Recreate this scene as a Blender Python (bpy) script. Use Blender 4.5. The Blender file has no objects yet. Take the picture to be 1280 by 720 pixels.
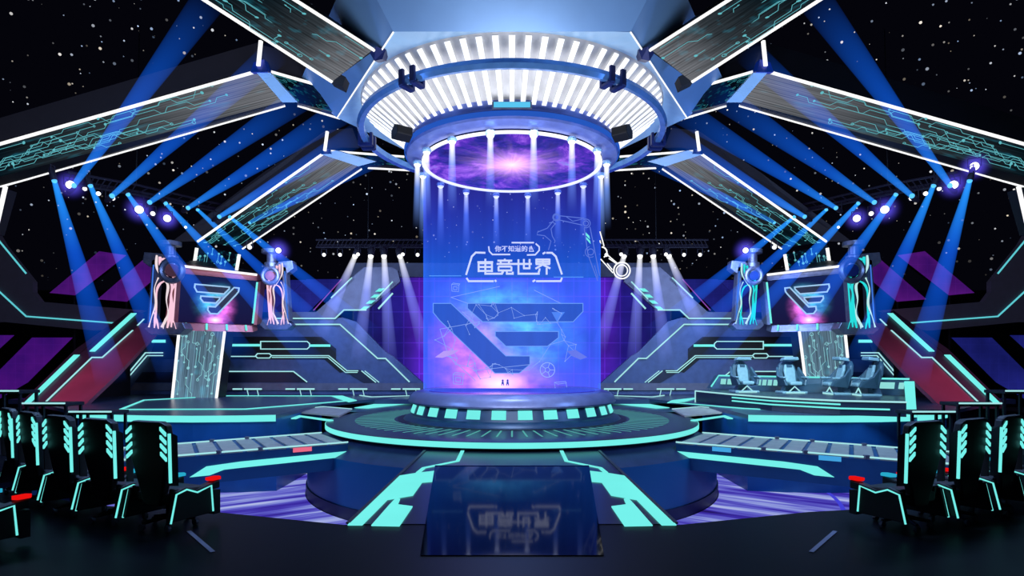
import bpy, bmesh, math, random
from mathutils import Vector, Matrix
random.seed(7)
V = Vector
PI = math.pi
F = 730.0                      # focal length in pixels of a 1280 px wide frame
CAM = V((0, -20, 2.2))
HOR = 450.0                    # horizon row
scene = bpy.context.scene
COL = scene.collection
L, R = -1, 1                   # the stage's left and right halves

# ------------------------------------------------------------------ survey helpers
def P(px, py, d, s=L):
    """point at distance d in front of the camera seen at px,py (authored for the left half)"""
    if s > 0: px = 1280 - px
    return V((CAM.x + (px - 640) * d / F, CAM.y + d, CAM.z + (HOR - py) * d / F))
def PZ(px, py, z, s=L):
    return P(px, py, (z - CAM.z) * F / (HOR - py), s)
def PP(px, py, p0, n, s=L):
    """where the sight line meets the plane p0,n (plane given for the left half)"""
    a = P(px, py, 1, L) - CAM
    t = (p0 - CAM).dot(n) / a.dot(n)
    q = CAM + a * t
    if s > 0: q.x = -q.x
    return q

# ------------------------------------------------------------------ mesh builder
class MB:
    def __init__(self):
        self.v = []; self.f = []; self.uv = {}; self.mi = []; self.cur = 0
    def add(self, pts):
        i = len(self.v); self.v += [V(p) for p in pts]; return list(range(i, i + len(pts)))
    def face(self, idx, uv=None):
        if uv: self.uv[len(self.f)] = uv
        self.f.append(tuple(idx)); self.mi.append(self.cur)
    def poly(self, pts, uv=None):
        self.face(self.add(pts), uv); return self
    def quad(self, a, b, c, d):
        return self.poly([a, b, c, d], [(0, 0), (1, 0), (1, 1), (0, 1)])
    def prism(self, pts, off):
        off = V(off); n = len(pts)
        a = self.add(pts); b = self.add([V(p) + off for p in pts])
        self.face(a); self.face(b[::-1])
        for i in range(n):
            j = (i + 1) % n
            self.face((a[i], b[i], b[j], a[j]))
        return self
    def box(self, c, size, rz=0.0, rot=None):
        c = V(c); x, y, z = [k / 2 for k in size]
        M = rot if rot is not None else Matrix.Rotation(rz, 3, 'Z')
        p = [c + M @ V(q) for q in ((-x, -y, -z), (x, -y, -z), (x, y, -z), (-x, y, -z), (-x, -y, z), (x, -y, z), (x, y, z), (-x, y, z))]
        i = self.add(p)
        for f in ((0, 3, 2, 1), (4, 5, 6, 7), (0, 1, 5, 4), (1, 2, 6, 5), (2, 3, 7, 6), (3, 0, 4, 7)):
            self.face([i[k] for k in f])
        return self
    def tube(self, pts, r, n=8, closed=False, cap=True):
        pts = [V(p) for p in pts]; m = len(pts)
        rr = r if isinstance(r, (list, tuple)) else [r] * m
        rings = []; up = None
        for k in range(m):
            a = pts[k - 1] if (k > 0 or closed) else pts[k]
            b = pts[(k + 1) % m] if (k < m - 1 or closed) else pts[k]
            t = (b - a)
            if t.length < 1e-9: t = V((0, 0, 1))
            t.normalize()
            if up is None:
                up = t.cross(V((0, 0, 1)))
                if up.length < .1: up = t.cross(V((0, 1, 0)))
            up = (up - t * up.dot(t))
            up.normalize()
            w = t.cross(up)
            rings.append(self.add([pts[k] + (up * math.cos(2 * PI * q / n) + w * math.sin(2 * PI * q / n)) * rr[k] for q in range(n)]))
        for k in range(m if closed else m - 1):
            A = rings[k]; B = rings[(k + 1) % m]
            for q in range(n):
                self.face((A[q], A[(q + 1) % n], B[(q + 1) % n], B[q]),
                          [(q / n, k / (m - 1 or 1)), ((q + 1) / n, k / (m - 1 or 1)), ((q + 1) / n, (k + 1) / (m - 1 or 1)), (q / n, (k + 1) / (m - 1 or 1))])
        if cap and not closed:
            self.face(rings[0][::-1]); self.face(rings[-1])
        return self
    def lathe(self, prof, seg=64, a0=0.0, a1=2 * PI, c=(0, 0, 0), close=False):
        """prof: (r, z) list turned about the z axis through c"""
        c = V(c); full = abs(a1 - a0 - 2 * PI) < 1e-6; n = seg if full else seg + 1
        rings = []
        for r, z in prof:
            rings.append(self.add([c + V((r * math.cos(a0 + (a1 - a0) * k / seg), r * math.sin(a0 + (a1 - a0) * k / seg), z)) for k in range(n)]))
        m = len(prof); pairs = list(range(m - 1)) + ([m - 1] if close else [])
        for i in pairs:
            A = rings[i]; B = rings[(i + 1) % m]
            for k in range(seg):
                q = (k + 1) % n
                self.face((A[k], A[q], B[q], B[k]), [(k / seg, i / (m - 1)), ((k + 1) / seg, i / (m - 1)), ((k + 1) / seg, (i + 1) / (m - 1)), (k / seg, (i + 1) / (m - 1))])
        if close and not full:
            self.face([r[0] for r in rings]); self.face([r[-1] for r in rings][::-1])
        return self
    def disc(self, r, z, seg=64, c=(0, 0, 0)):
        c = V(c)
        p = [c + V((r * math.cos(2 * PI * k / seg), r * math.sin(2 * PI * k / seg), z)) for k in range(seg)]
        return self.poly(p, [(.5 + .5 * math.cos(2 * PI * k / seg), .5 + .5 * math.sin(2 * PI * k / seg)) for k in range(seg)])
    def ribbon(self, pts, w, n, t=.02, closed=False):
        """flat bar of width w that follows pts in the plane with normal n, t thick"""
        pts = [V(p) for p in pts]; n = V(n).normalized(); m = len(pts); l = []; r = []
        for k in range(m):
            a = pts[k - 1] if (k > 0 or closed) else None
            b = pts[(k + 1) % m] if (k < m - 1 or closed) else None
            d1 = (pts[k] - a).normalized() if a is not None else None
            d2 = (b - pts[k]).normalized() if b is not None else None
            if d1 is None: d1 = d2
            if d2 is None: d2 = d1
            s1 = n.cross(d1); s2 = n.cross(d2); s = (s1 + s2)
            if s.length < 1e-6: s = s1
            s.normalize(); k2 = w / 2 / max(.4, s.dot(s1))
            l.append(pts[k] + s * k2); r.append(pts[k] - s * k2)
        o = n * t
        A = self.add(l); B = self.add(r); C = self.add([p + o for p in l]); D = self.add([p + o for p in r])
        for k in range(m if closed else m - 1):
            q = (k + 1) % m
            self.face((C[k], C[q], D[q], D[k])); self.face((A[k], B[k], B[q], A[q]))
            self.face((A[k], A[q], C[q], C[k])); self.face((B[k], D[k], D[q], B[q]))
        if not closed:
            self.face((A[0], C[0], D[0], B[0])); self.face((A[-1], B[-1], D[-1], C[-1]))
        return self
    def sphere(self, c, r, seg=12, rings=8, sc=(1, 1, 1)):
        c = V(c); rows = []
        for i in range(rings + 1):
            th = PI * i / rings
            rows.append(self.add([c + V((r * sc[0] * math.sin(th) * math.cos(2 * PI * k / seg), r * sc[1] * math.sin(th) * math.sin(2 * PI * k / seg), r * sc[2] * math.cos(th))) for k in range(seg)]))
        for i in range(rings):
            for k in range(seg):
                q = (k + 1) % seg
                self.face((rows[i][k], rows[i + 1][k], rows[i + 1][q], rows[i][q]))
        return self

def tag(o, label=None, cat=None, group=None, kind=None):
    if label: o['label'] = label
    if cat: o['category'] = cat
    if group: o['group'] = group
    if kind: o['kind'] = kind
    return o
ORIGIN = {}
def obj(name, mb, mats, parent=None, label=None, smooth=False, bevel=0, origin=None):
    if parent is not None:
        o0 = ORIGIN[parent.name]
    elif origin is not None:
        o0 = V(origin)
    else:
        xs = [p.x for p in mb.v]; ys = [p.y for p in mb.v]; zs = [p.z for p in mb.v]
        o0 = V(((min(xs) + max(xs)) / 2, (min(ys) + max(ys)) / 2, min(zs)))
    me = bpy.data.meshes.new(name)
    me.from_pydata([tuple(p - o0) for p in mb.v], [], mb.f)
    uvl = me.uv_layers.new(name='UVMap')
    for p in me.polygons:
        u = mb.uv.get(p.index)
        if u:
            for k, li in enumerate(p.loop_indices): uvl.data[li].uv = u[k]
        p.material_index = mb.mi[p.index]
    if not isinstance(mats, (list, tuple)): mats = [mats]
    for m in mats: me.materials.append(m)
    bm = bmesh.new(); bm.from_mesh(me)
    bmesh.ops.recalc_face_normals(bm, faces=bm.faces); bm.to_mesh(me); bm.free()
    if smooth:
        me.shade_smooth()
    o = bpy.data.objects.new(name, me); COL.objects.link(o)
    if smooth:
        md = o.modifiers.new('edge', 'EDGE_SPLIT'); md.split_angle = math.radians(40)
    if bevel:
        b = o.modifiers.new('bevel', 'BEVEL'); b.width = bevel; b.segments = 2; b.limit_method = 'ANGLE'; b.angle_limit = math.radians(50)
    if parent is not None:
        o.parent = parent
    else:
        o.location = o0
    ORIGIN[o.name] = o0
    if label: o['label'] = label
    return o
def thing(name, label, cat, loc=(0, 0, 0), group=None):
    o = bpy.data.objects.new(name, None); COL.objects.link(o); o.location = V(loc)
    o.empty_display_size = .3
    ORIGIN[o.name] = V(loc)
    return tag(o, label, cat, group)
def dup(root, loc, rz=0, label=None, group=None):
    r = root.copy(); COL.objects.link(r); r.location = loc; r.rotation_euler = (0, 0, rz)
    if label: r['label'] = label
    if group: r['group'] = group
    for ch in list(root.children):
        c = ch.copy(); COL.objects.link(c); c.parent = r
        for g in list(ch.children):
            q = g.copy(); COL.objects.link(q); q.parent = c
    return r

# ------------------------------------------------------------------ materials
def lin(c):
    return tuple((x / 255 / 12.92) if x / 255 <= .04045 else ((x / 255 + .055) / 1.055) ** 2.4 for x in c) + (1.0,)
MC = {}
def newmat(name):
    m = bpy.data.materials.new(name); m.use_nodes = True
    t = m.node_tree; t.nodes.clear()
    out = t.nodes.new('ShaderNodeOutputMaterial')
    return m, t, out
def nd(t, typ, props=None, **inp):
    n = t.nodes.new(typ)
    for k, v in (props or {}).items(): setattr(n, k, v)
    for k, v in inp.items():
        key = int(k[1:]) if (k[0] == 'i' and k[1:].isdigit()) else k.replace('_', ' ')
        s = n.inputs[key]
        if isinstance(v, bpy.types.NodeSocket): t.links.new(v, s)
        else: s.default_value = v
    return n
def math_n(t, op, a, b=0.0, clamp=False):
    n = nd(t, 'ShaderNodeMath', {'operation': op, 'use_clamp': clamp}, i0=a, i1=b); return n.outputs[0]
def ramp(t, fac, stops, interp='LINEAR'):
    n = t.nodes.new('ShaderNodeValToRGB'); t.links.new(fac, n.inputs[0]); e = n.color_ramp.elements
    n.color_ramp.interpolation = interp
    e[0].position, e[0].color = stops[0]; e[1].position, e[1].color = stops[-1]
    for p, c in stops[1:-1]:
        x = e.new(p); x.color = c
    return n.outputs[0]
def neon(name, c, s=1.0, sample=False):
    if name in MC: return MC[name]
    m, t, out = newmat(name)
    # a tube of light whose brightness wavers a little along its length
    g = nd(t, 'ShaderNodeTexCoord').outputs['Object']
    nz = nd(t, 'ShaderNodeTexNoise', None, Vector=g, Scale=.8).outputs['Fac']
    k = nd(t, 'ShaderNodeMapRange', None, Value=nz, i3=s * .9, i4=s * 1.06).outputs[0]
    e = nd(t, 'ShaderNodeEmission', None, Color=lin(c), Strength=k)
    t.links.new(e.outputs[0], out.inputs[0])
    m.cycles.emission_sampling = 'AUTO' if sample else 'NONE'
    MC[name] = m; return m
def solid(name, c, rough=.5, metal=0.0, var=.15, scale=3.0, ior=1.45, bump=0.0, glow=None, glow_s=0.0):
    if name in MC: return MC[name]
    m, t, out = newmat(name)
    g = nd(t, 'ShaderNodeTexCoord').outputs['Object']
    nz = nd(t, 'ShaderNodeTexNoise', None, Vector=g, Scale=scale, Detail=4.0).outputs['Fac']
    a = lin(c); lo = tuple(x * (1 - var) for x in a[:3]) + (1,); hi = tuple(min(1, x * (1 + var)) for x in a[:3]) + (1,)
    col = ramp(t, nz, [(.3, lo), (.7, hi)])
    b = nd(t, 'ShaderNodeBsdfPrincipled', None, Base_Color=col, Roughness=rough, Metallic=metal, IOR=ior)
    if glow:
        b.inputs['Emission Color'].default_value = lin(glow); b.inputs['Emission Strength'].default_value = glow_s
    if bump:
        bp = nd(t, 'ShaderNodeBump', None, Height=nz, Strength=bump, Distance=.02); t.links.new(bp.outputs[0], b.inputs['Normal'])
    t.links.new(b.outputs[0], out.inputs[0])
    if glow: m.cycles.emission_sampling = 'NONE'
    MC[name] = m; return m
def beam_mat(name, c0, c1, s, pw=1.4, core=1.5):
    """lit haze in a lamp's beam: strong near the lens (v=0), fading with distance and toward the cone's silhouette"""
    m, t, out = newmat(name)
    uv = nd(t, 'ShaderNodeSeparateXYZ', None, Vector=nd(t, 'ShaderNodeTexCoord').outputs['UV'])
    v = uv.outputs[1]
    fall = math_n(t, 'POWER', math_n(t, 'SUBTRACT', 1.0, v, True), pw)
    fc = nd(t, 'ShaderNodeLayerWeight', None, Blend=.5).outputs['Facing']
    cr = math_n(t, 'POWER', math_n(t, 'SUBTRACT', 1.0, fc, True), core)
    k = math_n(t, 'MULTIPLY', math_n(t, 'MULTIPLY', fall, cr), s)
    col = ramp(t, v, [(0, lin(c0)), (.35, lin(c1)), (1, lin(c1))])
    e = nd(t, 'ShaderNodeEmission', None, Color=col, Strength=k)
    tr = nd(t, 'ShaderNodeBsdfTransparent')
    ad = nd(t, 'ShaderNodeAddShader', None, i0=e.outputs[0], i1=tr.outputs[0])
    t.links.new(ad.outputs[0], out.inputs[0]); m.cycles.emission_sampling = 'NONE'
    return m
def halo_mat(name, c, s, pw=3.0):
    m, t, out = newmat(name)
    fc = nd(t, 'ShaderNodeLayerWeight', None, Blend=.5).outputs['Facing']
    k = math_n(t, 'MULTIPLY', math_n(t, 'POWER', math_n(t, 'SUBTRACT', 1.0, fc, True), pw), s)
    e = nd(t, 'ShaderNodeEmission', None, Color=lin(c), Strength=k)
    ad = nd(t, 'ShaderNodeAddShader', None, i0=e.outputs[0], i1=nd(t, 'ShaderNodeBsdfTransparent').outputs[0])
    t.links.new(ad.outputs[0], out.inputs[0]); m.cycles.emission_sampling = 'NONE'
    return m

CYAN = neon('cyan_neon', (118, 244, 238), 1.0)
CYAN_DIM = neon('dim_teal_neon', (52, 140, 136), 1.0)
PALE = neon('pale_cyan_neon', (170, 236, 240), .95)
WHITE = neon('white_neon', (255, 255, 255), 1.15)
RED = neon('red_glow', (235, 18, 16), 1.0)
PADCYAN = neon('cyan_pad_glow', (40, 170, 205), 1.0)
PINKW = neon('pink_white_tube', (255, 205, 225), 1.0)
TURQ = neon('turquoise_tube', (40, 225, 225), 1.0)
HULL = solid('hull_pale_blue', (158, 198, 226), .35, .1, .08, .7)
HULLD = solid('hull_blue', (105, 148, 198), .35, .2, .08, .7)
NAVY = solid('navy_metal', (20, 34, 92), .4, .3)
DARK = solid('black_panel', (14, 16, 24), .45)
BLACK = solid('matte_black', (5, 6, 10), .6)
CHAIRB = solid('chair_black', (9, 11, 17), .5, 0, .3, 12)
FIN = solid('dark_grey_fin', (26, 26, 34), .7, glow=(26, 26, 36), glow_s=.5)  # weak emission put in so the fins stand off the black
GREY = solid('grey_panel', (96, 96, 112), .5, .1)
GREYB = solid('grey_blue_panel', (70, 84, 120), .5, .1)
PLAT = solid('platform_top', (52, 66, 96), .3, .15, .2, .5)
TILE = solid('grey_tile', (160, 158, 150), .4, .1)
STAGE = solid('stage_dark', (42, 52, 70), .32, .2, .15, 1.0)
BLUEW = solid('blue_wall', (22, 74, 122), .45, .1, .2, .5)
STEEL = solid('machine_steel', (104, 108, 128), .35, .6, .2, 6)
COPPER = solid('copper_trim', (150, 84, 84), .4, .4)
REDRAMP = solid('ramp_maroon', (108, 58, 78), .5, .1, .2, .6)
TRUSSM = solid('truss_dark_violet', (6, 5, 12), .7, glow=(26, 14, 60), glow_s=.12)  # faint violet emission put into the metal, which is no lamp
SEATG = solid('seat_grey_leather', (118, 152, 160), .5, 0, .1, 8)
SEATD = solid('seat_shell', (52, 80, 96), .45)

# LED ribbon panel: grey sheen, dark ends, streaks along the length (u)
def circuit_base(name, dark=(8, 24, 32), light=(116, 118, 124), rev=False, peak=.45, s=1.0):
    m, t, out = newmat(name)
    uv = nd(t, 'ShaderNodeTexCoord').outputs['UV']
    u = nd(t, 'ShaderNodeSeparateXYZ', None, Vector=uv).outputs[0]
    st = nd(t, 'ShaderNodeTexNoise', None, Vector=nd(t, 'ShaderNodeMapping', None, Vector=uv, Scale=(2, 30, 1)).outputs[0], Scale=1.0, Detail=3.0).outputs['Fac']
    cl = nd(t, 'ShaderNodeTexNoise', None, Vector=nd(t, 'ShaderNodeMapping', None, Vector=uv, Scale=(9, 5, 1)).outputs[0], Scale=1.0, Detail=2.0).outputs['Fac']
    base = ramp(t, u, [(0, lin(light)), (peak, lin([(a + b) / 2 * .8 for a, b in zip(dark, light)])), (.85, lin(dark)), (1, lin(dark))])
    tone = ramp(t, st, [(.35, (.45, .45, .45, 1)), (.7, (1.35, 1.35, 1.35, 1))])
    mx = nd(t, 'ShaderNodeMix', {'data_type': 'RGBA', 'blend_type': 'MULTIPLY'}, i0=1.0, i6=base, i7=tone).outputs[2]
    glow = ramp(t, cl, [(.55, (0, 0, 0, 1)), (.85, lin((20, 110, 130)))])
    ad = nd(t, 'ShaderNodeMix', {'data_type': 'RGBA', 'blend_type': 'ADD'}, i0=.8, i6=mx, i7=glow).outputs[2]
    e = nd(t, 'ShaderNodeEmission', None, Color=ad, Strength=s)
    t.links.new(e.outputs[0], out.inputs[0]); m.cycles.emission_sampling = 'NONE'
    return m
LEDSKIN = circuit_base('circuit_led_skin')
LEDDARK = circuit_base('circuit_led_dark', (4, 12, 26), (16, 34, 60))
LEDPILLAR = circuit_base('circuit_led_pillar', (92, 124, 146), (110, 140, 160), s=1.2)
TRACE = neon('circuit_trace', (104, 196, 206), .9)
TRACE2 = neon('circuit_trace_dim', (50, 130, 140), .8)

def led_flat(name, c, c2, s=1.0):
    """LED tile surface: fine pixel grid and soft cloudy colour"""
    m, t, out = newmat(name)
    g = nd(t, 'ShaderNodeTexCoord').outputs['Object']
    nz = nd(t, 'ShaderNodeTexNoise', None, Vector=g, Scale=.45, Detail=3.0).outputs['Fac']
    col = ramp(t, nz, [(.3, lin(c)), (.70, lin(c2)), (.9, lin([min(255, k + 60) for k in c2]))])
    br = nd(t, 'ShaderNodeTexBrick', {'offset': 0.0}, Vector=nd(t, 'ShaderNodeMapping', None, Vector=g, Rotation=(PI / 2, 0, 0)).outputs[0], Color1=(1, 1, 1, 1), Color2=(.95, .95, .95, 1), Mortar=(1.14, 1.14, 1.16, 1), Scale=1.0, Mortar_Size=.012, Brick_Width=.5, Row_Height=.5).outputs['Color']
    mx = nd(t, 'ShaderNodeMix', {'data_type': 'RGBA', 'blend_type': 'MULTIPLY'}, i0=1.0, i6=col, i7=br).outputs[2]
    e = nd(t, 'ShaderNodeEmission', None, Color=mx, Strength=s)
    t.links.new(e.outputs[0], out.inputs[0]); m.cycles.emission_sampling = 'NONE'
    return m
LEDPURPLE = led_flat('purple_led', (48, 12, 92), (96, 26, 128))
LEDVIOLET = led_flat('violet_led', (42, 12, 98), (78, 18, 120))
LEDBLUE = led_flat('blue_led', (20, 22, 92), (38, 42, 140))
LEDNAVY = led_flat('navy_led', (16, 20, 80), (30, 34, 120))
def backdrop_mat():
    m, t, out = newmat('backdrop_led')
    g = nd(t, 'ShaderNodeTexCoord').outputs['Object']
    x = nd(t, 'ShaderNodeSeparateXYZ', None, Vector=g).outputs[0]
    ax = math_n(t, 'DIVIDE', math_n(t, 'ABSOLUTE', x), 9.0)
    base = ramp(t, ax, [(0, lin((110, 40, 220))), (.55, lin((96, 40, 210))), (.72, lin((40, 30, 140))), (1, lin((26, 28, 92)))])
    nz = nd(t, 'ShaderNodeTexNoise', None, Vector=g, Scale=.5, Detail=3.0).outputs['Fac']
    tone = ramp(t, nz, [(.3, (.6, .6, .6, 1)), (.7, (1.2, 1.2, 1.2, 1))])
    mx = nd(t, 'ShaderNodeMix', {'data_type': 'RGBA', 'blend_type': 'MULTIPLY'}, i0=1.0, i6=base, i7=tone).outputs[2]
    br = nd(t, 'ShaderNodeTexBrick', {'offset': 0.0}, Vector=nd(t, 'ShaderNodeMapping', None, Vector=g, Rotation=(PI / 2, 0, 0)).outputs[0], Color1=(1, 1, 1, 1), Color2=(.92, .92, .92, 1), Mortar=(1.6, 1.5, 1.5, 1), Scale=1.0, Mortar_Size=.03, Brick_Width=.9, Row_Height=.9).outputs['Color']
    m2 = nd(t, 'ShaderNodeMix', {'data_type': 'RGBA', 'blend_type': 'MULTIPLY'}, i0=1.0, i6=mx, i7=br).outputs[2]
    e = nd(t, 'ShaderNodeEmission', None, Color=m2, Strength=.85)
    t.links.new(e.outputs[0], out.inputs[0]); m.cycles.emission_sampling = 'NONE'
    return m
def galaxy_mat():
    m, t, out = newmat('galaxy_screen')
    uv = nd(t, 'ShaderNodeTexCoord').outputs['UV']
    c = nd(t, 'ShaderNodeVectorMath', {'operation': 'SUBTRACT'}, i0=uv, i1=(.5, .5, 0)).outputs[0]
    sx = nd(t, 'ShaderNodeSeparateXYZ', None, Vector=c)
    r = nd(t, 'ShaderNodeVectorMath', {'operation': 'LENGTH'}, i0=c).outputs['Value']
    ang = math_n(t, 'ARCTAN2', sx.outputs[1], sx.outputs[0])
    cv = nd(t, 'ShaderNodeCombineXYZ', None, X=math_n(t, 'COSINE', ang), Y=math_n(t, 'SINE', ang), Z=math_n(t, 'MULTIPLY', r, .8)).outputs[0]
    rays = nd(t, 'ShaderNodeTexNoise', None, Vector=cv, Scale=7.0, Detail=4.0).outputs['Fac']
    cloud = nd(t, 'ShaderNodeTexNoise', None, Vector=c, Scale=5.0, Detail=6.0, Roughness=.65, Distortion=.6).outputs['Fac']
    neb = ramp(t, cloud, [(.3, lin((14, 18, 66))), (.44, lin((44, 50, 150))), (.53, lin((110, 56, 200))), (.62, lin((190, 110, 250))), (.76, lin((150, 200, 255)))])
    core = math_n(t, 'POWER', math_n(t, 'SUBTRACT', 1.0, math_n(t, 'MULTIPLY', r, 2.7), True), 3.0)
    ry = math_n(t, 'MULTIPLY', ramp(t, rays, [(.42, (0, 0, 0, 1)), (.72, (1, 1, 1, 1))]), math_n(t, 'SUBTRACT', 1.0, math_n(t, 'MULTIPLY', r, 2.3), True))
    k = math_n(t, 'ADD', math_n(t, 'MULTIPLY', core, 3.2), math_n(t, 'MULTIPLY', ry, .55))
    hot = nd(t, 'ShaderNodeMix', {'data_type': 'RGBA', 'blend_type': 'ADD'}, i0=1.0, i6=neb, i7=nd(t, 'ShaderNodeVectorMath', {'operation': 'SCALE'}, i0=lin((250, 180, 215))[:3], Scale=k).outputs[0]).outputs[2]
    e = nd(t, 'ShaderNodeEmission', None, Color=hot, Strength=.95)
    t.links.new(e.outputs[0], out.inputs[0])
    return m
def tube_mat():
    m, t, out = newmat('hologram_glass')
    v = nd(t, 'ShaderNodeSeparateXYZ', None, Vector=nd(t, 'ShaderNodeTexCoord').outputs['UV']).outputs[1]
    col = ramp(t, v, [(0, lin((70, 110, 250))), (.1, lin((46, 112, 245))), (.45, lin((30, 112, 245))), (.72, lin((56, 82, 240))), (1, lin((90, 70, 238)))])
    st = ramp(t, v, [(0, (.42, .42, .42, 1)), (.12, (.36, .36, .36, 1)), (.5, (.40, .40, .40, 1)), (.8, (.24, .24, .24, 1)), (1, (.12, .12, .12, 1))])
    fc = nd(t, 'ShaderNodeLayerWeight', None, Blend=.5).outputs['Facing']
    edge = math_n(t, 'ADD', math_n(t, 'MULTIPLY', math_n(t, 'POWER', fc, 6.0), .55), 1.0)
    rip = nd(t, 'ShaderNodeTexNoise', None, Vector=nd(t, 'ShaderNodeMapping', None, Vector=nd(t, 'ShaderNodeTexCoord').outputs['UV'], Scale=(60, 1.5, 1)).outputs[0], Scale=1.0, Detail=2.0).outputs['Fac']
    k = math_n(t, 'MULTIPLY', math_n(t, 'MULTIPLY', st, edge), math_n(t, 'ADD', math_n(t, 'MULTIPLY', rip, .5), .75))
    e = nd(t, 'ShaderNodeEmission', None, Color=col, Strength=k)
    tr = nd(t, 'ShaderNodeBsdfTransparent', None, Color=(.62, .66, .80, 1))
    ad = nd(t, 'ShaderNodeAddShader', None, i0=e.outputs[0], i1=tr.outputs[0])
    t.links.new(ad.outputs[0], out.inputs[0]); m.cycles.emission_sampling = 'NONE'
    return m
def logo_glow(name, alpha, s, flip=False):
    """the pink-to-cyan cloud of light behind the emblem; alpha=False on an opaque screen"""
    m, t, out = newmat(name)
    uv = nd(t, 'ShaderNodeTexCoord').outputs['UV']
    sp = nd(t, 'ShaderNodeSeparateXYZ', None, Vector=uv); u = sp.outputs[0]; v = sp.outputs[1]
    if flip: u = math_n(t, 'SUBTRACT', 1.0, u)
    if not alpha:
        u = math_n(t, 'ADD', math_n(t, 'MULTIPLY', math_n(t, 'SUBTRACT', u, .5), 1.75), .5)
        v = math_n(t, 'MULTIPLY', math_n(t, 'SUBTRACT', v, .04), 1.2)
    def blob(cx, cy, rx, ry, p):
        a = math_n(t, 'DIVIDE', math_n(t, 'SUBTRACT', u, cx), rx); b = math_n(t, 'DIVIDE', math_n(t, 'SUBTRACT', v, cy), ry)
        q = math_n(t, 'SQRT', math_n(t, 'ADD', math_n(t, 'MULTIPLY', a, a), math_n(t, 'MULTIPLY', b, b)))
        return math_n(t, 'POWER', math_n(t, 'SUBTRACT', 1.0, q, True), p if alpha else p * 1.5)
    nz = nd(t, 'ShaderNodeTexNoise', None, Vector=uv, Scale=9.0, Detail=5.0).outputs['Fac']
    nn = ramp(t, nz, [(.3, (.35, .35, .35, 1)), (.7, (1.3, 1.3, 1.3, 1))])
    pink = math_n(t, 'MULTIPLY', math_n(t, 'ADD', math_n(t, 'MULTIPLY', blob(.44, .02, .48, .40, 1.7), 1.5), math_n(t, 'MULTIPLY', blob(.26, .36, .34, .50, 1.7), 1.2)), nn)
    cy = math_n(t, 'MULTIPLY', math_n(t, 'ADD', math_n(t, 'MULTIPLY', blob(.62, .50, .46, .56, 1.7), .95), math_n(t, 'MULTIPLY', blob(.40, .78, .46, .34, 1.8), .7)), nn)
    mid = math_n(t, 'MULTIPLY', blob(.45, .04, .20, .14, 1.2), 1.1)
    def sc(c, k):
        return nd(t, 'ShaderNodeVectorMath', {'operation': 'SCALE'}, i0=lin(c)[:3], Scale=k).outputs[0]
    add = lambda a, b: nd(t, 'ShaderNodeVectorMath', {'operation': 'ADD'}, i0=a, i1=b).outputs[0]
    hot = 1.0 if alpha else 1.9
    pink = math_n(t, 'MULTIPLY', pink, hot); cy = math_n(t, 'MULTIPLY', cy, hot)
    tot = add(add(sc((236, 110, 226), pink), sc((90, 205, 245), cy)), sc((255, 225, 250), mid))
    if not alpha:
        base = ramp(t, v, [(0, lin((26, 24, 66))), (1, lin((22, 34, 84)))])
        tot = add(tot, base)
    e = nd(t, 'ShaderNodeEmission', None, Color=tot, Strength=s)
    if alpha:
        ad = nd(t, 'ShaderNodeAddShader', None, i0=e.outputs[0], i1=nd(t, 'ShaderNodeBsdfTransparent').outputs[0])
        t.links.new(ad.outputs[0], out.inputs[0])
    else:
        t.links.new(e.outputs[0], out.inputs[0])
    m.cycles.emission_sampling = 'NONE'
    return m
def pool_mat(name, seedv):
    m, t, out = newmat(name)
    uv = nd(t, 'ShaderNodeTexCoord').outputs['UV']
    a = nd(t, 'ShaderNodeTexNoise', None, Vector=nd(t, 'ShaderNodeMapping', None, Vector=uv, Location=(seedv, seedv, 0), Scale=(.13, 1.35, 1)).outputs[0], Scale=1.0, Detail=4.0, Roughness=.6).outputs['Fac']
    col = ramp(t, a, [(.28, lin((34, 20, 96))), (.42, lin((66, 50, 180))), (.50, lin((104, 104, 215))), (.58, lin((160, 172, 240))), (.70, lin((226, 232, 255)))])
    e = nd(t, 'ShaderNodeEmission', None, Color=col, Strength=.85)
    t.links.new(e.outputs[0], out.inputs[0])
    return m
def louvre_mat():
    m, t, out = newmat('louvre_light')
    g = nd(t, 'ShaderNodeTexCoord').outputs['Object']
    nz = nd(t, 'ShaderNodeTexNoise', None, Vector=g, Scale=.5).outputs['Fac']
    k = nd(t, 'ShaderNodeMapRange', None, Value=nz, i3=1.1, i4=1.6).outputs[0]
    e = nd(t, 'ShaderNodeEmission', None, Color=lin((240, 244, 255)), Strength=k)
    t.links.new(e.outputs[0], out.inputs[0]); return m
LOUVRE = louvre_mat()

# ------------------------------------------------------------------ world: black sky full of stars
w = bpy.data.worlds.new('starry_sky'); scene.world = w; w.use_nodes = True
t = w.node_tree; t.nodes.clear()
wo = t.nodes.new('ShaderNodeOutputWorld')
dirv = nd(t, 'ShaderNodeTexCoord').outputs['Generated']
vo = nd(t, 'ShaderNodeTexVoronoi', None, Vector=dirv, Scale=108.0, Randomness=1.0)
rnd = nd(t, 'ShaderNodeSeparateColor', None, Color=vo.outputs['Color'])
rad = math_n(t, 'ADD', math_n(t, 'MULTIPLY', math_n(t, 'POWER', rnd.outputs[0], 3.0), .12), .085)
star = math_n(t, 'LESS_THAN', vo.outputs['Distance'], rad)
bri = math_n(t, 'ADD', math_n(t, 'MULTIPLY', math_n(t, 'POWER', rnd.outputs[1], 2.0), .95), .08)
zz = nd(t, 'ShaderNodeSeparateXYZ', None, Vector=dirv).outputs[2]
hor = nd(t, 'ShaderNodeMapRange', None, Value=zz, i1=.10, i2=.20).outputs[0]
scol = ramp(t, rnd.outputs[2], [(0, lin((255, 236, 205))), (.5, lin((240, 245, 255))), (1, lin((170, 205, 255)))])
bg1 = nd(t, 'ShaderNodeBackground', None, Color=scol, Strength=math_n(t, 'MULTIPLY', math_n(t, 'MULTIPLY', star, bri), hor))
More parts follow.
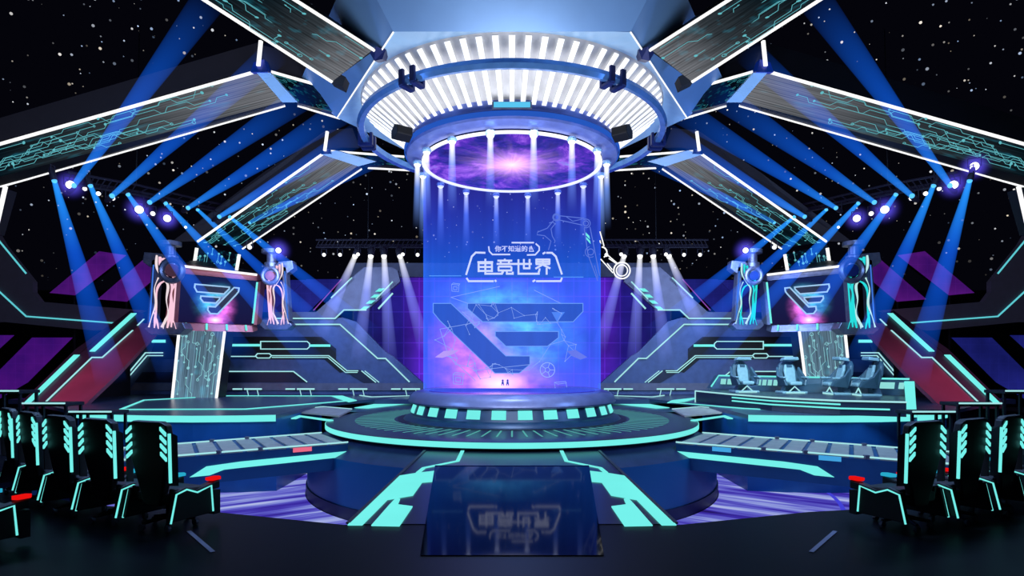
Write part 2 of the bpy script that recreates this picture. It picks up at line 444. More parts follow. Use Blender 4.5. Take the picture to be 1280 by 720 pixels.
bg2 = nd(t, 'ShaderNodeBackground', None, Color=(.0012, .0012, .003, 1), Strength=1.0)
t.links.new(nd(t, 'ShaderNodeAddShader', None, i0=bg1.outputs[0], i1=bg2.outputs[0]).outputs[0], wo.inputs[0])

# ------------------------------------------------------------------ camera
cd = bpy.data.cameras.new('camera'); cam = bpy.data.objects.new('camera', cd); COL.objects.link(cam)
cam.location = CAM; cam.rotation_euler = (PI / 2, 0, 0)
cd.sensor_fit = 'HORIZONTAL'; cd.sensor_width = 36; cd.lens = 36 * F / 1280
cd.shift_y = (HOR - 360) / 1280; cd.clip_end = 400
scene.camera = cam

# ------------------------------------------------------------------ setting: floors and walls
edge = [PZ(px, py, 0) for px, py in ((430, 656), (270, 640), (126, 632), (58, 622))]
edge += [V((-9.6, -9.6, 0)), V((-9.9, -7.2, 0)), V((-15, -5.5, 0)), V((-26, -3, 0))]
outline = edge[::-1] + [V((-p.x, p.y, 0)) for p in edge] + [V((26, -27, 0)), V((-26, -27, 0))]
floor_mat = solid('audience_floor', (6, 7, 17), .42, 0, .25, .8, ior=1.14)
tag(obj('floor', MB().prism(outline, (0, 0, -2.2)), floor_mat), kind='structure')
tag(obj('floor_pit', MB().box((0, 8, -2.0), (80, 60, .2)), solid('pit_floor', (12, 36, 96), .4)), kind='structure')
tag(obj('wall_back', MB().box((0, 32, 3.2), (110, .4, 10.4)), solid('back_wall', (8, 6, 18), .8)), kind='structure')
INLAY = solid('floor_inlay', (110, 115, 140), .5)
for s in (L, R):
    b = MB().ribbon([PZ(236, 664, .004, s), PZ(266, 690, .004, s)], .05, (0, 0, 1), .004)
    tag(obj('trim_1' if s < 0 else 'trim_2', b, INLAY), kind='structure')

# ------------------------------------------------------------------ central stage
D0 = V((0, 0, .25))
st = thing('central_stage', 'round central stage with a cyan glowing rim and slotted deck under the light tube', 'stage', (0, 0, -1.9))
obj('deck', MB().lathe([(0.01, .25), (5.4, .25), (6.0, .25), (6.08, .23), (6.08, .06), (5.9, .02), (5.9, -.1)], 128), STAGE, st, smooth=True)
obj('skirt', MB().lathe([(5.85, .05), (6.1, -.12), (6.62, -.37)], 96), solid('skirt_blue_grey', (44, 58, 96), .4, .2), st, smooth=True)
obj('drum', MB().lathe([(6.62, -.37), (6.62, -1.55)], 96), solid('drum_blue', (20, 88, 138), .4, .1, .1, .4), st, smooth=True)
obj('drum_foot', MB().lathe([(6.62, -1.55), (6.66, -1.56), (6.66, -1.9)], 96), solid('drum_foot_navy', (24, 30, 64), .5), st, smooth=True)
obj('rim_light', MB().lathe([(6.085, .225), (6.10, .225), (6.10, .085), (6.085, .085)], 160, close=True), CYAN, st, smooth=True)
slot = MB()
NS = 84
for k in range(NS):
    a = 2 * PI * k / NS; dx = V((math.cos(a), math.sin(a), 0))
    slot.ribbon([dx * 3.95 + V((0, 0, .251)), dx * 5.2 + V((0, 0, .251))], .045, (0, 0, 1), .006)
obj('deck_slot_light', slot, neon('deck_slots', (96, 190, 186), .8), st)
obj('deck_ring', MB().lathe([(3.4, .262), (3.85, .262), (3.85, .25)], 96), solid('deck_ring_dark', (26, 30, 40), .4), st, smooth=True)
for s in (L, R):
    arc = [PZ(px, py, .215, s) for px, py in ((443, 510), (460, 510.6), (492, 507), (514, 503.8), (514, 499.8), (485, 501.8), (465, 506))]
    obj('rear_arc_light', MB().prism(arc, (0, 0, .02)), CYAN, st)
apron = MB().lathe([(6.12, .2), (9.6, .2), (9.6, .05)], 48, math.radians(22), math.radians(158))
obj('rear_apron', apron, PLAT, st)
obj('step_light', MB().lathe([(6.125, -.02), (6.16, -.03), (6.16, -.085), (6.14, -.09)], 24, -PI / 2 - .36, -PI / 2 + .36, close=True), CYAN_DIM, st)

# plinth of the tube
pl = thing('tube_plinth', 'round grey plinth with a belt of square cyan lights carrying the light tube', 'plinth', (0, 0, .26))
obj('collar', MB().lathe([(2.6, 1.14), (3.05, 1.2), (3.3, 1.14), (3.46, 1.0), (3.5, .85), (3.46, .8)], 96), solid('plinth_grey_blue', (92, 104, 150), .3, .2), pl, smooth=True)
obj('belt', MB().lathe([(3.46, .8), (3.3, .76), (3.42, .42), (3.62, .32), (3.66, .26)], 96), solid('plinth_belt', (30, 62, 96), .35, .2), pl, smooth=True)
obj('top_plate', MB().disc(2.95, 1.17, 96), solid('plinth_top_navy', (16, 34, 110), .25), pl)
NW = 28
for k in range(NW):
    a = 2 * PI * (k + .5) / NW; h = .042 * 2 * PI / NW * 8
    def q(aa, r, z): return V((r * math.cos(aa), r * math.sin(aa), z))
    w2 = .062
    win = MB(); win.prism([q(a - w2, 3.315, .745), q(a + w2, 3.315, .745), q(a + w2, 3.405, .49), q(a - w2, 3.405, .49)], V((math.cos(a), math.sin(a), .2)) * .02)
    obj('belt_light', win, CYAN, pl)

# ------------------------------------------------------------------ light tube, emblem, sign
tb = obj('light_tube', MB().lathe([(3.0, 1.22), (3.0, 3.2), (3.0, 5.2), (3.0, 7.0), (3.0, 8.80)], 128), tube_mat(), smooth=True, origin=(0, 0, 1.22))
tag(tb, 'tall translucent blue light tube rising from plinth to the ceiling canopy', 'light tube')
# the uv of a lathe runs 0..1 over the height

def emblem_shapes(f):
    S1 = [(38, 325), (110, 325), (335, 540), (433, 540), (433, 575), (390, 610), (290, 610), (65, 395), (38, 362)]
    S2 = [(178, 325), (650, 325), (650, 358), (610, 400), (240, 400), (178, 345)]
    S3 = [(292, 440), (550, 440), (550, 465), (505, 500), (335, 500), (292, 458)]
    return [[f(*p) for p in S] for S in (S1, S2, S3)]
EX = (30, 660, 270, 690)       # emblem picture: left, right, top, bottom in its drawing units
em = thing('emblem_hologram', 'large blue angular letter emblem with pink and cyan glow floating inside light tube', 'emblem', (0, -.8, 1.22))
ed = 19.2
def ef(x, y, dd=ed): return P(530 + x / 3.273, 280 + y / 3.273, dd)
obj('glow_cloud', MB().quad(ef(15, 672, ed + .1), ef(665, 672, ed + .1), ef(665, 225, ed + .1), ef(15, 225, ed + .1)), logo_glow('emblem_cloud', True, 1.4), em)
BARM = solid('emblem_bar_blue', (8, 16, 50), .6, glow=(20, 64, 190), glow_s=.40)
EDGEM = neon('emblem_edge', (150, 196, 255), .8)
for S in emblem_shapes(ef):
    b = obj('emblem_bar', MB().prism(S, (0, .04, 0)), BARM, em)
    obj('bar_outline', MB().ribbon([p + V((0, -.012, 0)) for p in S], .025, (0, -1, 0), .006, closed=True), EDGEM, b)
obj('small_triangle', MB().prism([ef(522, 360, ed - .06), ef(577, 360, ed - .06), ef(545, 402, ed - .06)], (0, .02, 0)), neon('emblem_tri', (110, 160, 250), .8), em)
THIN = neon('hologram_line', (190, 212, 255), .75)
net = MB(); rr = random.Random(3)
pts = []
for k in range(80):
    a = rr.uniform(0, 2 * PI); q = rr.uniform(.55, 1.0)
    pts.append((345 + 300 * q * math.cos(a), 480 + 170 * q * math.sin(a)))
for k in range(80):
    near = sorted(range(80), key=lambda j: (pts[j][0] - pts[k][0]) ** 2 + (pts[j][1] - pts[k][1]) ** 2)[1:4]
    for j in near:
        if j > k or rr.random() < .3:
            net.tube([ef(*pts[k], ed - .1), ef(*pts[j], ed - .1)], .0065, 4)
    net.sphere(ef(*pts[k], ed - .1), .02, 6, 4)
for a, b in (((110, 300), (310, 255)), ((110, 300), (180, 325)), ((65, 430), (100, 540)), ((100, 540), (210, 640)), ((450, 270), (560, 325)), ((65, 430), (225, 400)), ((200, 600), (433, 575))):
    net.tube([ef(*a, ed - .1), ef(*b, ed - .1)], .009, 4)
obj('star_net', net, THIN, em)
ball = MB()
def circ(mb, cx, cy, r, n, rad, dd, sx=1): mb.tube([ef(cx + sx * r * math.cos(2 * PI * k / n), cy + r * math.sin(2 * PI * k / n), dd) for k in range(n)], rad, 4, closed=True)
circ(ball, 505, 597, 30, 20, .012, ed - .14)
circ(ball, 505, 597, 11, 5, .012, ed - .14)
for k in range(5):
    a = 2 * PI * k / 5
    ball.tube([ef(505 + 11 * math.cos(a), 597 + 11 * math.sin(a), ed - .14), ef(505 + 30 * math.cos(a), 597 + 30 * math.sin(a), ed - .14)], .01, 4)
obj('ball_drawing', ball, neon('hologram_line_bright', (205, 225, 255), .8), em, 'line drawing of a football')
for bx, by, bs in ((128, 262, 15), (140, 636, 21)):
    cu = MB()
    cu.tube([ef(bx - bs, by - bs, ed - .12), ef(bx + bs, by - bs * .8, ed - .12), ef(bx + bs * .85, by + bs, ed - .12), ef(bx - bs * .9, by + bs * .85, ed - .12)], .012, 4, closed=True)
    cu.tube([ef(bx - bs, by - bs, ed - .12), ef(bx - bs * .6, by - bs * 1.35, ed - .12), ef(bx + bs * 1.3, by - bs * 1.1, ed - .12), ef(bx + bs, by - bs * .8, ed - .12)], .01, 4)
    cu.tube([ef(bx - bs * .5, by - bs * .4, ed - .12), ef(bx + bs * .5, by - bs * .3, ed - .12), ef(bx + bs * .4, by + bs * .5, ed - .12), ef(bx - bs * .5, by + bs * .4, ed - .12)], .012, 4, closed=True)
    obj('cube_drawing', cu, THIN, em, 'line drawing of a small box')
gate = MB().tube([ef(537, 672, ed - .12), ef(533, 648, ed - .12), ef(580, 644, ed - .12), ef(584, 668, ed - .12)], .01, 4)
gate.tube([ef(533, 648, ed - .12), ef(548, 655, ed - .12), ef(584, 650, ed - .12)], .008, 4)
obj('goal_drawing', gate, THIN, em, 'line drawing of a small goal frame')
feather = MB().prism([ef(45, 545, ed - .13), ef(80, 520, ed - .13), ef(143, 515, ed - .13), ef(120, 532, ed - .13), ef(75, 548, ed - .13)], (0, .015, 0))
obj('streak_left', feather, neon('pink_streak', (250, 190, 250), .8), em)
feather = MB().prism([ef(585, 520, ed - .13), ef(620, 515, ed - .13), ef(668, 545, ed - .13), ef(640, 555, ed - .13), ef(605, 540, ed - .13)], (0, .015, 0))
obj('streak_right', feather, neon('violet_streak', (150, 150, 250), .7), em)
for fx in (322, 342):
    g = MB().sphere(ef(fx, 640, ed - .2), .035, 8, 6).box(ef(fx, 650, ed - .2), (.07, .03, .09)).box(ef(fx + 4, 657, ed - .2), (.03, .03, .06)).box(ef(fx - 4, 657, ed - .2), (.03, .03, .06))
    obj('tiny_figure', g, BLACK, em, 'tiny dark figure at the foot of the emblem')

# the lit sign above the emblem: hand-cut strokes, 8 px glyph grid
sg = thing('title_sign', 'glowing white Chinese title sign in a cut-corner frame floating inside the tube', 'sign', (0, -1.5, 1.22))
sd = 18.5
def sf(x, y, dd=sd): return P(575 + x / 9.143, 295 + y / 9.143, dd)
SIGNW = neon('sign_white', (248, 246, 255), 1.1)
def strokes(lines, wpx):
    mb = MB()
    for ln in lines:
        mb.ribbon([sf(*p) for p in ln], wpx / 9.143 * sd / F, (0, -1, 0), .03)
    return mb
ch_dian = [[(210, 312), (365, 312)], [(213, 290), (213, 412)], [(200, 300), (378, 300)], [(365, 290), (365, 412)], [(205, 355), (370, 355)], [(205, 400), (372, 400)], [(290, 262), (290, 432), (480, 432), (495, 405)]]
ch_jing = [[(512, 262), (512, 285)], [(428, 283), (597, 283)], [(460, 283), (470, 318)], [(565, 283), (555, 318)], [(420, 320), (820, 320)], [(440, 350), (588, 350)], [(440, 350), (440, 395)], [(588, 350), (588, 395)], [(432, 395), (595, 395)], [(490, 395), (478, 432), (440, 432)], [(535, 395), (535, 432), (603, 432), (603, 410)]]
ch_shi = [[(668, 268), (668, 432), (900, 432), (900, 400)], [(730, 265), (730, 372)], [(795, 265), (795, 372)], [(722, 370), (803, 370)]]
ch_jie = [[(872, 270), (1022, 270)], [(872, 262), (872, 322)], [(1022, 262), (1022, 322)], [(947, 265), (947, 322)], [(872, 296), (1022, 296)], [(865, 322), (1028, 322)], [(940, 330), (862, 375)], [(950, 330), (1032, 372)], [(910, 372), (905, 405)], [(990, 365), (990, 442)]]
for ch in (ch_dian, ch_jing, ch_shi, ch_jie):
    obj('large_glyph', strokes(ch, 21), SIGNW, sg)
fr = [[(70, 445), (135, 235), (180, 190), (290, 193)], [(75, 480), (100, 517), (385, 517)], [(398, 505), (415, 522)], [(985, 193), (1050, 193), (1095, 235), (1165, 440)], [(1165, 478), (1150, 516), (870, 517)], [(860, 505), (830, 522)], [(945, 205), (975, 188)]]
obj('main_frame', strokes(fr, 20), SIGNW, sg)
fr = [[(328, 120), (335, 175), (370, 212), (575, 212)], [(590, 77), (845, 77)], [(865, 88), (905, 125), (905, 165), (860, 215), (765, 218)]]
obj('small_frame', strokes(fr, 15), SIGNW, sg)
obj('left_line', strokes([[(-350, 456), (15, 456)]], 6), neon('sign_line', (120, 190, 255), .9), sg)
obj('right_line', strokes([[(1070, 470), (1410, 470)]], 6), neon('sign_line', (120, 190, 255), .9), sg)
fc = bpy.data.curves.new('txt', 'FONT'); fc.body = '你不知道的'; fc.size = 1.0; fc.offset = .012
fo = bpy.data.objects.new('txt', fc); COL.objects.link(fo)
bpy.context.view_layer.update()
tm = bpy.data.meshes.new_from_object(fo.evaluated_get(bpy.context.evaluated_depsgraph_get()))
bpy.data.objects.remove(fo)
if len(tm.vertices):
    x0 = min(v.co.x for v in tm.vertices); x1 = max(v.co.x for v in tm.vertices); y0 = min(v.co.y for v in tm.vertices); y1 = max(v.co.y for v in tm.vertices)
    mb = MB(); vs = mb.add([sf(398 + (v.co.x - x0) / (x1 - x0) * 372, 180 - (v.co.y - y0) / (y1 - y0) * 70) for v in tm.vertices])
    for p in tm.polygons: mb.face([vs[i] for i in p.vertices])
    obj('small_lettering', mb, SIGNW, sg)
obj('warning_triangle', strokes([[(790, 176), (815, 118), (840, 176), (790, 176)], [(815, 135), (815, 160)], [(800, 120), (790, 150)]], 6.5), SIGNW, sg)

# robot arm drawn in light, reaching across the tube's right edge
ra = thing('robot_arm_drawing', 'outline drawing of a robot arm in thin light lines at right edge of tube', 'light drawing', P(720, 345, 16.8, L))
def rf(x, y): return P(660 + x / 6.26, 255 + y / 6.26, 16.8)
dimm = neon('robot_line_dim', (110, 140, 255), .75)
up = MB()
def rline(mb, pts, w=.016, closed=False): mb.tube([rf(*p) for p in pts], w, 4, closed=closed)
def rcirc(mb, cx, cy, r, w=.02, n=20, a0=0, a1=2 * PI):
    full = a1 - a0 > 6.2
    mb.tube([rf(cx + r * math.cos(a0 + (a1 - a0) * k / n), cy + r * math.sin(a0 + (a1 - a0) * k / n)) for k in range(n if full else n + 1)], w, 4, closed=full)
rcirc(up, 222, 104, 28, .012); rcirc(up, 222, 104, 20, .01); rcirc(up, 453, 152, 20, .012); rcirc(up, 453, 152, 34, .012, a0=-2.2, a1=2.0)
rline(up, [(245, 92), (440, 112)], .012); rline(up, [(245, 125), (425, 165)], .012); rline(up, [(300, 100), (350, 135), (425, 118)], .01)
rline(up, [(200, 130), (150, 190), (75, 220), (70, 240), (130, 248), (180, 290), (160, 360)], .012); rline(up, [(215, 150), (180, 195), (190, 250), (212, 290), (205, 305)], .012); rline(up, [(165, 150), (190, 140), (218, 158)], .012)
obj('upper_arm', up, dimm, ra)
lo = MB()
rline(lo, [(440, 190), (470, 400), (545, 600)], .012); rline(lo, [(485, 180), (515, 330), (560, 560)], .012); rcirc(lo, 490, 375, 24, .012); rcirc(lo, 490, 375, 42, .01, a0=1, a1=4.5); rline(lo, [(520, 480), (548, 580)], .01)
obj('middle_arm', lo, dimm, ra)
b = MB().prism([rf(452, 222), (rf(480, 250)), rf(485, 275), rf(455, 245)], (0, .02, 0)).prism([rf(456, 258), rf(486, 288), rf(490, 312), rf(458, 275)], (0, .02, 0))
obj('arm_marking', b, CYAN, ra)
fo_ = MB()
rline(fo_, [(563, 215), (595, 330)]); rline(fo_, [(563, 285), (568, 305)]); rcirc(fo_, 575, 378, 42, a0=-1.5, a1=1.1)
rline(fo_, [(612, 390), (705, 470)]); rline(fo_, [(632, 425), (690, 465)], .016); rline(fo_, [(568, 430), (665, 540)]); rline(fo_, [(620, 465), (660, 515)], .016)
rcirc(fo_, 735, 520, 64, .02, 28); rcirc(fo_, 735, 520, 44, .016, 24)
obj('forearm', fo_, WHITE, ra)

# ------------------------------------------------------------------ ceiling canopy
cz = 2.2
cp = thing('ceiling_canopy', 'huge pale blue hexagonal ceiling canopy with ring of white louvre lights', 'canopy', (0, 0, 9.0))
hexa = [V((6.0 * math.cos(PI / 3 * k), 6.05 * math.sin(PI / 3 * k), 0)) for k in range(6)]
hb = MB(); NSEG = 96
outer = []
for k in range(NSEG):
    a = 2 * PI * k / NSEG
    kk = int(a // (PI / 3)); p, q = hexa[kk % 6], hexa[(kk + 1) % 6]
    dx, dy = math.cos(a), math.sin(a)
    e = q - p; den = dx * e.y - dy * e.x
    tt = (p.x * e.y - p.y * e.x) / den
    outer.append(V((dx * tt, dy * tt, cz + 8.3)))
A = hb.add([V((5.02 * math.cos(2 * PI * k / NSEG), 5.02 * math.sin(2 * PI * k / NSEG), cz + 8.42)) for k in range(NSEG)]); B = hb.add(outer)
for k in range(NSEG): hb.face((A[k], A[(k + 1) % NSEG], B[(k + 1) % NSEG], B[k]))
obj('hull_soffit', hb, HULL, cp)
hw = MB()
A = hw.add([V((p.x, p.y, cz + 8.3)) for p in hexa]); B = hw.add([V((p.x * 1.22, p.y * 1.22, cz + 9.4)) for p in hexa]); C = hw.add([V((p.x * .9, p.y * .9, cz + 11.6)) for p in hexa])
for k in range(6):
    q = (k + 1) % 6
    hw.face((A[k], A[q], B[q], B[k])); hw.face((B[k], B[q], C[q], C[k]))
hw.face(C)
obj('hull_side', hw, HULLD, cp)
for k in (3, 5):
    p, q = hexa[k], hexa[(k + 1) % 6]
    obj('seam_light', MB().tube([V((p.x, p.y, cz + 8.28)), V((q.x, q.y, cz + 8.28))], .025, 6), WHITE, cp)
obj('louvre_backing', MB().lathe([(5.02, cz + 8.44), (4.3, cz + 7.95), (3.5, cz + 7.34)], 96), solid('louvre_gap_grey', (190, 188, 186), .5), cp, smooth=True)
fins = MB(); NF = 72
for k in range(NF):
    a = 2 * PI * k / NF
    def q(aa, r, z): return V((r * math.cos(aa), r * math.sin(aa), z))
    wi = .0185; wo_ = .0165
    fins.prism([q(a - wo_, 4.98, cz + 8.36), q(a + wo_, 4.98, cz + 8.36), q(a + wi, 3.52, cz + 7.26), q(a - wi, 3.52, cz + 7.26)], (0, 0, -.03))
obj('louvre_light', fins, LOUVRE, cp)
obj('ring_rail', MB().lathe([(4.92, cz + 7.50), (5.08, cz + 7.46), (5.14, cz + 7.58), (5.08, cz + 7.72), (4.92, cz + 7.70)], 96, close=True), solid('rail_blue', (96, 150, 220), .25, .5), cp, smooth=True)
def clampmb(a):
    mb = MB(); c = V((5.03 * math.cos(a), 5.03 * math.sin(a), cz + 7.59)); Mx = Matrix.Rotation(a, 3, 'Z')
    mb.box(c + Mx @ V((0, 0, -.2)), (.44, .16, .1), rot=Mx).box(c + Mx @ V((.2, 0, 0)), (.1, .16, .44), rot=Mx).box(c + Mx @ V((-.2, 0, 0)), (.1, .16, .44), rot=Mx)
    return mb
for ca in (-122.6, -57.4, 177, 3):
    for da in (-2.0, 2.3):
        obj('rail_clamp', clampmb(math.radians(ca + da)), NAVY, cp, bevel=.02)
obj('inner_drum', MB().lathe([(3.52, cz + 7.36), (3.46, cz + 7.12), (3.6, cz + 7.05), (3.55, cz + 6.80), (3.4, cz + 6.74), (3.05, cz + 6.72)], 96), solid('drum_periwinkle', (112, 128, 196), .3, .2), cp, smooth=True)
obj('drum_band_light', MB().lathe([(3.615, cz + 7.0), (3.60, cz + 6.86), (3.62, cz + 6.86), (3.635, cz + 7.0)], 96, close=True), neon('drum_blue_glow', (40, 92, 200), .9), cp, smooth=True)
obj('lamp_box', MB().box((0, -3.62, cz + 7.13), (1.12, .12, .2)), STEEL, cp, bevel=.02)
obj('lamp_box_light', MB().box((0, -3.69, cz + 7.13), (1.02, .04, .14)), neon('box_cyan', (90, 200, 245), 1.0), cp)
for s in (L, R):
    c = V((s * 3.2, -1.75, cz + 7.02)); Mx = Matrix.Rotation(math.atan2(c.y, c.x), 3, 'Z')
    hx = [c + Mx @ V((.0, .36 * math.cos(PI / 3 * k + PI / 6) * 1.0, .24 * math.sin(PI / 3 * k + PI / 6))) for k in range(6)]
    obj('vent_box', MB().prism(hx, Mx @ V((.5, 0, .03))), BLACK, cp, bevel=.03)
obj('neon_ring', MB().lathe([(2.95, cz + 6.60), (3.05, cz + 6.60), (3.05, cz + 6.67), (2.95, cz + 6.67)], 128, close=True), neon('ring_white', (255, 255, 255), 1.5, True), cp, smooth=True)
gx = obj('galaxy_screen', MB().disc(2.96, cz + 6.68, 96), galaxy_mat(), cp)
gx['label'] = 'round screen showing a purple galaxy with a bright core'

# downlights round the tube
WB = beam_mat('tube_beam', (255, 255, 255), (120, 160, 255), .85, 1.6, 1.6)
ORD = ['first', 'second', 'third', 'fourth', 'fifth', 'sixth', 'seventh', 'eighth', 'ninth', 'tenth']
LAMPW = neon('lamp_white', (255, 255, 255), 1.8)
near = []; far = []
for k in range(16):
    a = 2 * PI * (k + .5) / 16
    (near if math.sin(a) < 0 else far).append(a)
near.sort(key=lambda a: math.cos(a)); far.sort(key=lambda a: math.cos(a))
for row, nm in ((near, 'audience-side'), (far, 'far-side')):
    for i, a in enumerate(row):
        c = V((3.2 * math.cos(a), 3.2 * math.sin(a), cz + 6.6))
        side = 'left' if math.cos(a) < 0 else 'right'
        k = i + 1 if side == 'left' else 8 - i
        dl = thing('tube_downlight', f'white downlight on {nm} half of the tube ring, {ORD[k-1]} from its {side} end', 'downlight', c, 'downlights on the ring of the tube')
        obj('housing', MB().lathe([(.02, .02), (.13, .0), (.15, -.06), (.12, -.12)], 16, c=c), HULL, dl, smooth=True)
        obj('lens', MB().sphere(c + V((0, 0, -.12)), .115, 12, 8, (1, 1, .7)), LAMPW, dl, smooth=True)
        ln = 2.5 if nm == 'far-side' else 2.3
        obj('beam', MB().tube([c + V((0, 0, -.14)), c + V((0, 0, -ln))], [.085, .17], 24, cap=False), WB, dl, smooth=True)

# ------------------------------------------------------------------ canopy arms with circuit LED skins
def lerp(a, b, k): return a + (b - a) * k
def circuit(quad, n, seed, wmul=1.0, node=.07):
    """traces with 45 degree jogs and ring nodes on the face a-b (start) .. c-d"""
    a, b, c, d = quad; mb = MB(); r_ = random.Random(seed)
    Lh = ((b - a).length + (c - d).length) / 2; Wd = ((d - a).length + (c - b).length) / 2
    nrm = (b - a).cross(d - a).normalized()
    if nrm.dot(CAM - a) < 0: nrm = -nrm
    def at(x, y):
        u = min(1, max(0, x / Lh)); v = min(.97, max(.03, y / Wd))
        return lerp(lerp(a, b, u), lerp(d, c, u), v) + nrm * .02
    for k in range(n):
        x = r_.uniform(0, Lh * .92); y = Wd * (k + .5) / n + r_.uniform(-.04, .04); ln = r_.uniform(.15, .5) * Lh
        pts = [at(x, y)]; xe = min(Lh, x + ln); nodes = [(x, y)]
        while x < xe:
            dx = r_.uniform(.25, .9); x = min(x + dx, xe); pts.append(at(x, y))
            if x < xe:
                j = r_.choice((-1, 1)) * r_.uniform(.08, .22)
                if not .06 * Wd < y + j < .94 * Wd: j = -j
                x = min(x + abs(j), xe); y += j; pts.append(at(x, y))
        pp = [pts[0]]
        for p in pts[1:]:
            if (p - pp[-1]).length > .02: pp.append(p)
        if len(pp) > 1: mb.ribbon(pp, .026 * wmul, nrm, .004)
        nodes.append((x, y))
        for nx_, ny_ in nodes:
            rr_ = node * r_.uniform(.7, 1.3)
            ring = [at(nx_ + rr_ * math.cos(2 * PI * q / 8), ny_ + rr_ * math.sin(2 * PI * q / 8)) for q in range(8)]
            if r_.random() < .6: mb.poly(ring)
            else: mb.ribbon(ring, .03 * wmul, nrm, .004, closed=True)
    return mb
def arm_seg(par, U0, U1, Lo0, Lo1, N0, N1, skin, seed, n=10, back=V((0, .7, .9)), neon_w=.05, trace=None, fin=None):
    """one box length: LED face between upper edge U and lower edge Lo, dark soffit to the lower neon N"""
    obj('led_face', MB().quad(U0, U1, Lo1, Lo0), skin, par)
    if n: obj('circuit_pattern', circuit((U0, U1, Lo1, Lo0), n + 9, seed, .5, .042), trace or TRACE, par)
    sh = MB(); b0 = lerp(U0, N0, .5) + back; b1 = lerp(U1, N1, .5) + back
    q = .012 * (b0 - U0).normalized()
    sh.poly([Lo0, Lo1, N1, N0]); sh.poly([U0 + q, b0, b1, U1 + q]); sh.poly([N0, N1, b1, b0]); sh.poly([U0 + q, N0, b0]); sh.poly([U1 + q, b1, N1])
    obj('shell', sh, DARK, par)
    obj('upper_edge_light', MB().tube([U0, U1], neon_w, 6), WHITE, par)
    obj('lower_edge_light', MB().tube([N0, N1], neon_w * .8, 6), WHITE, par)

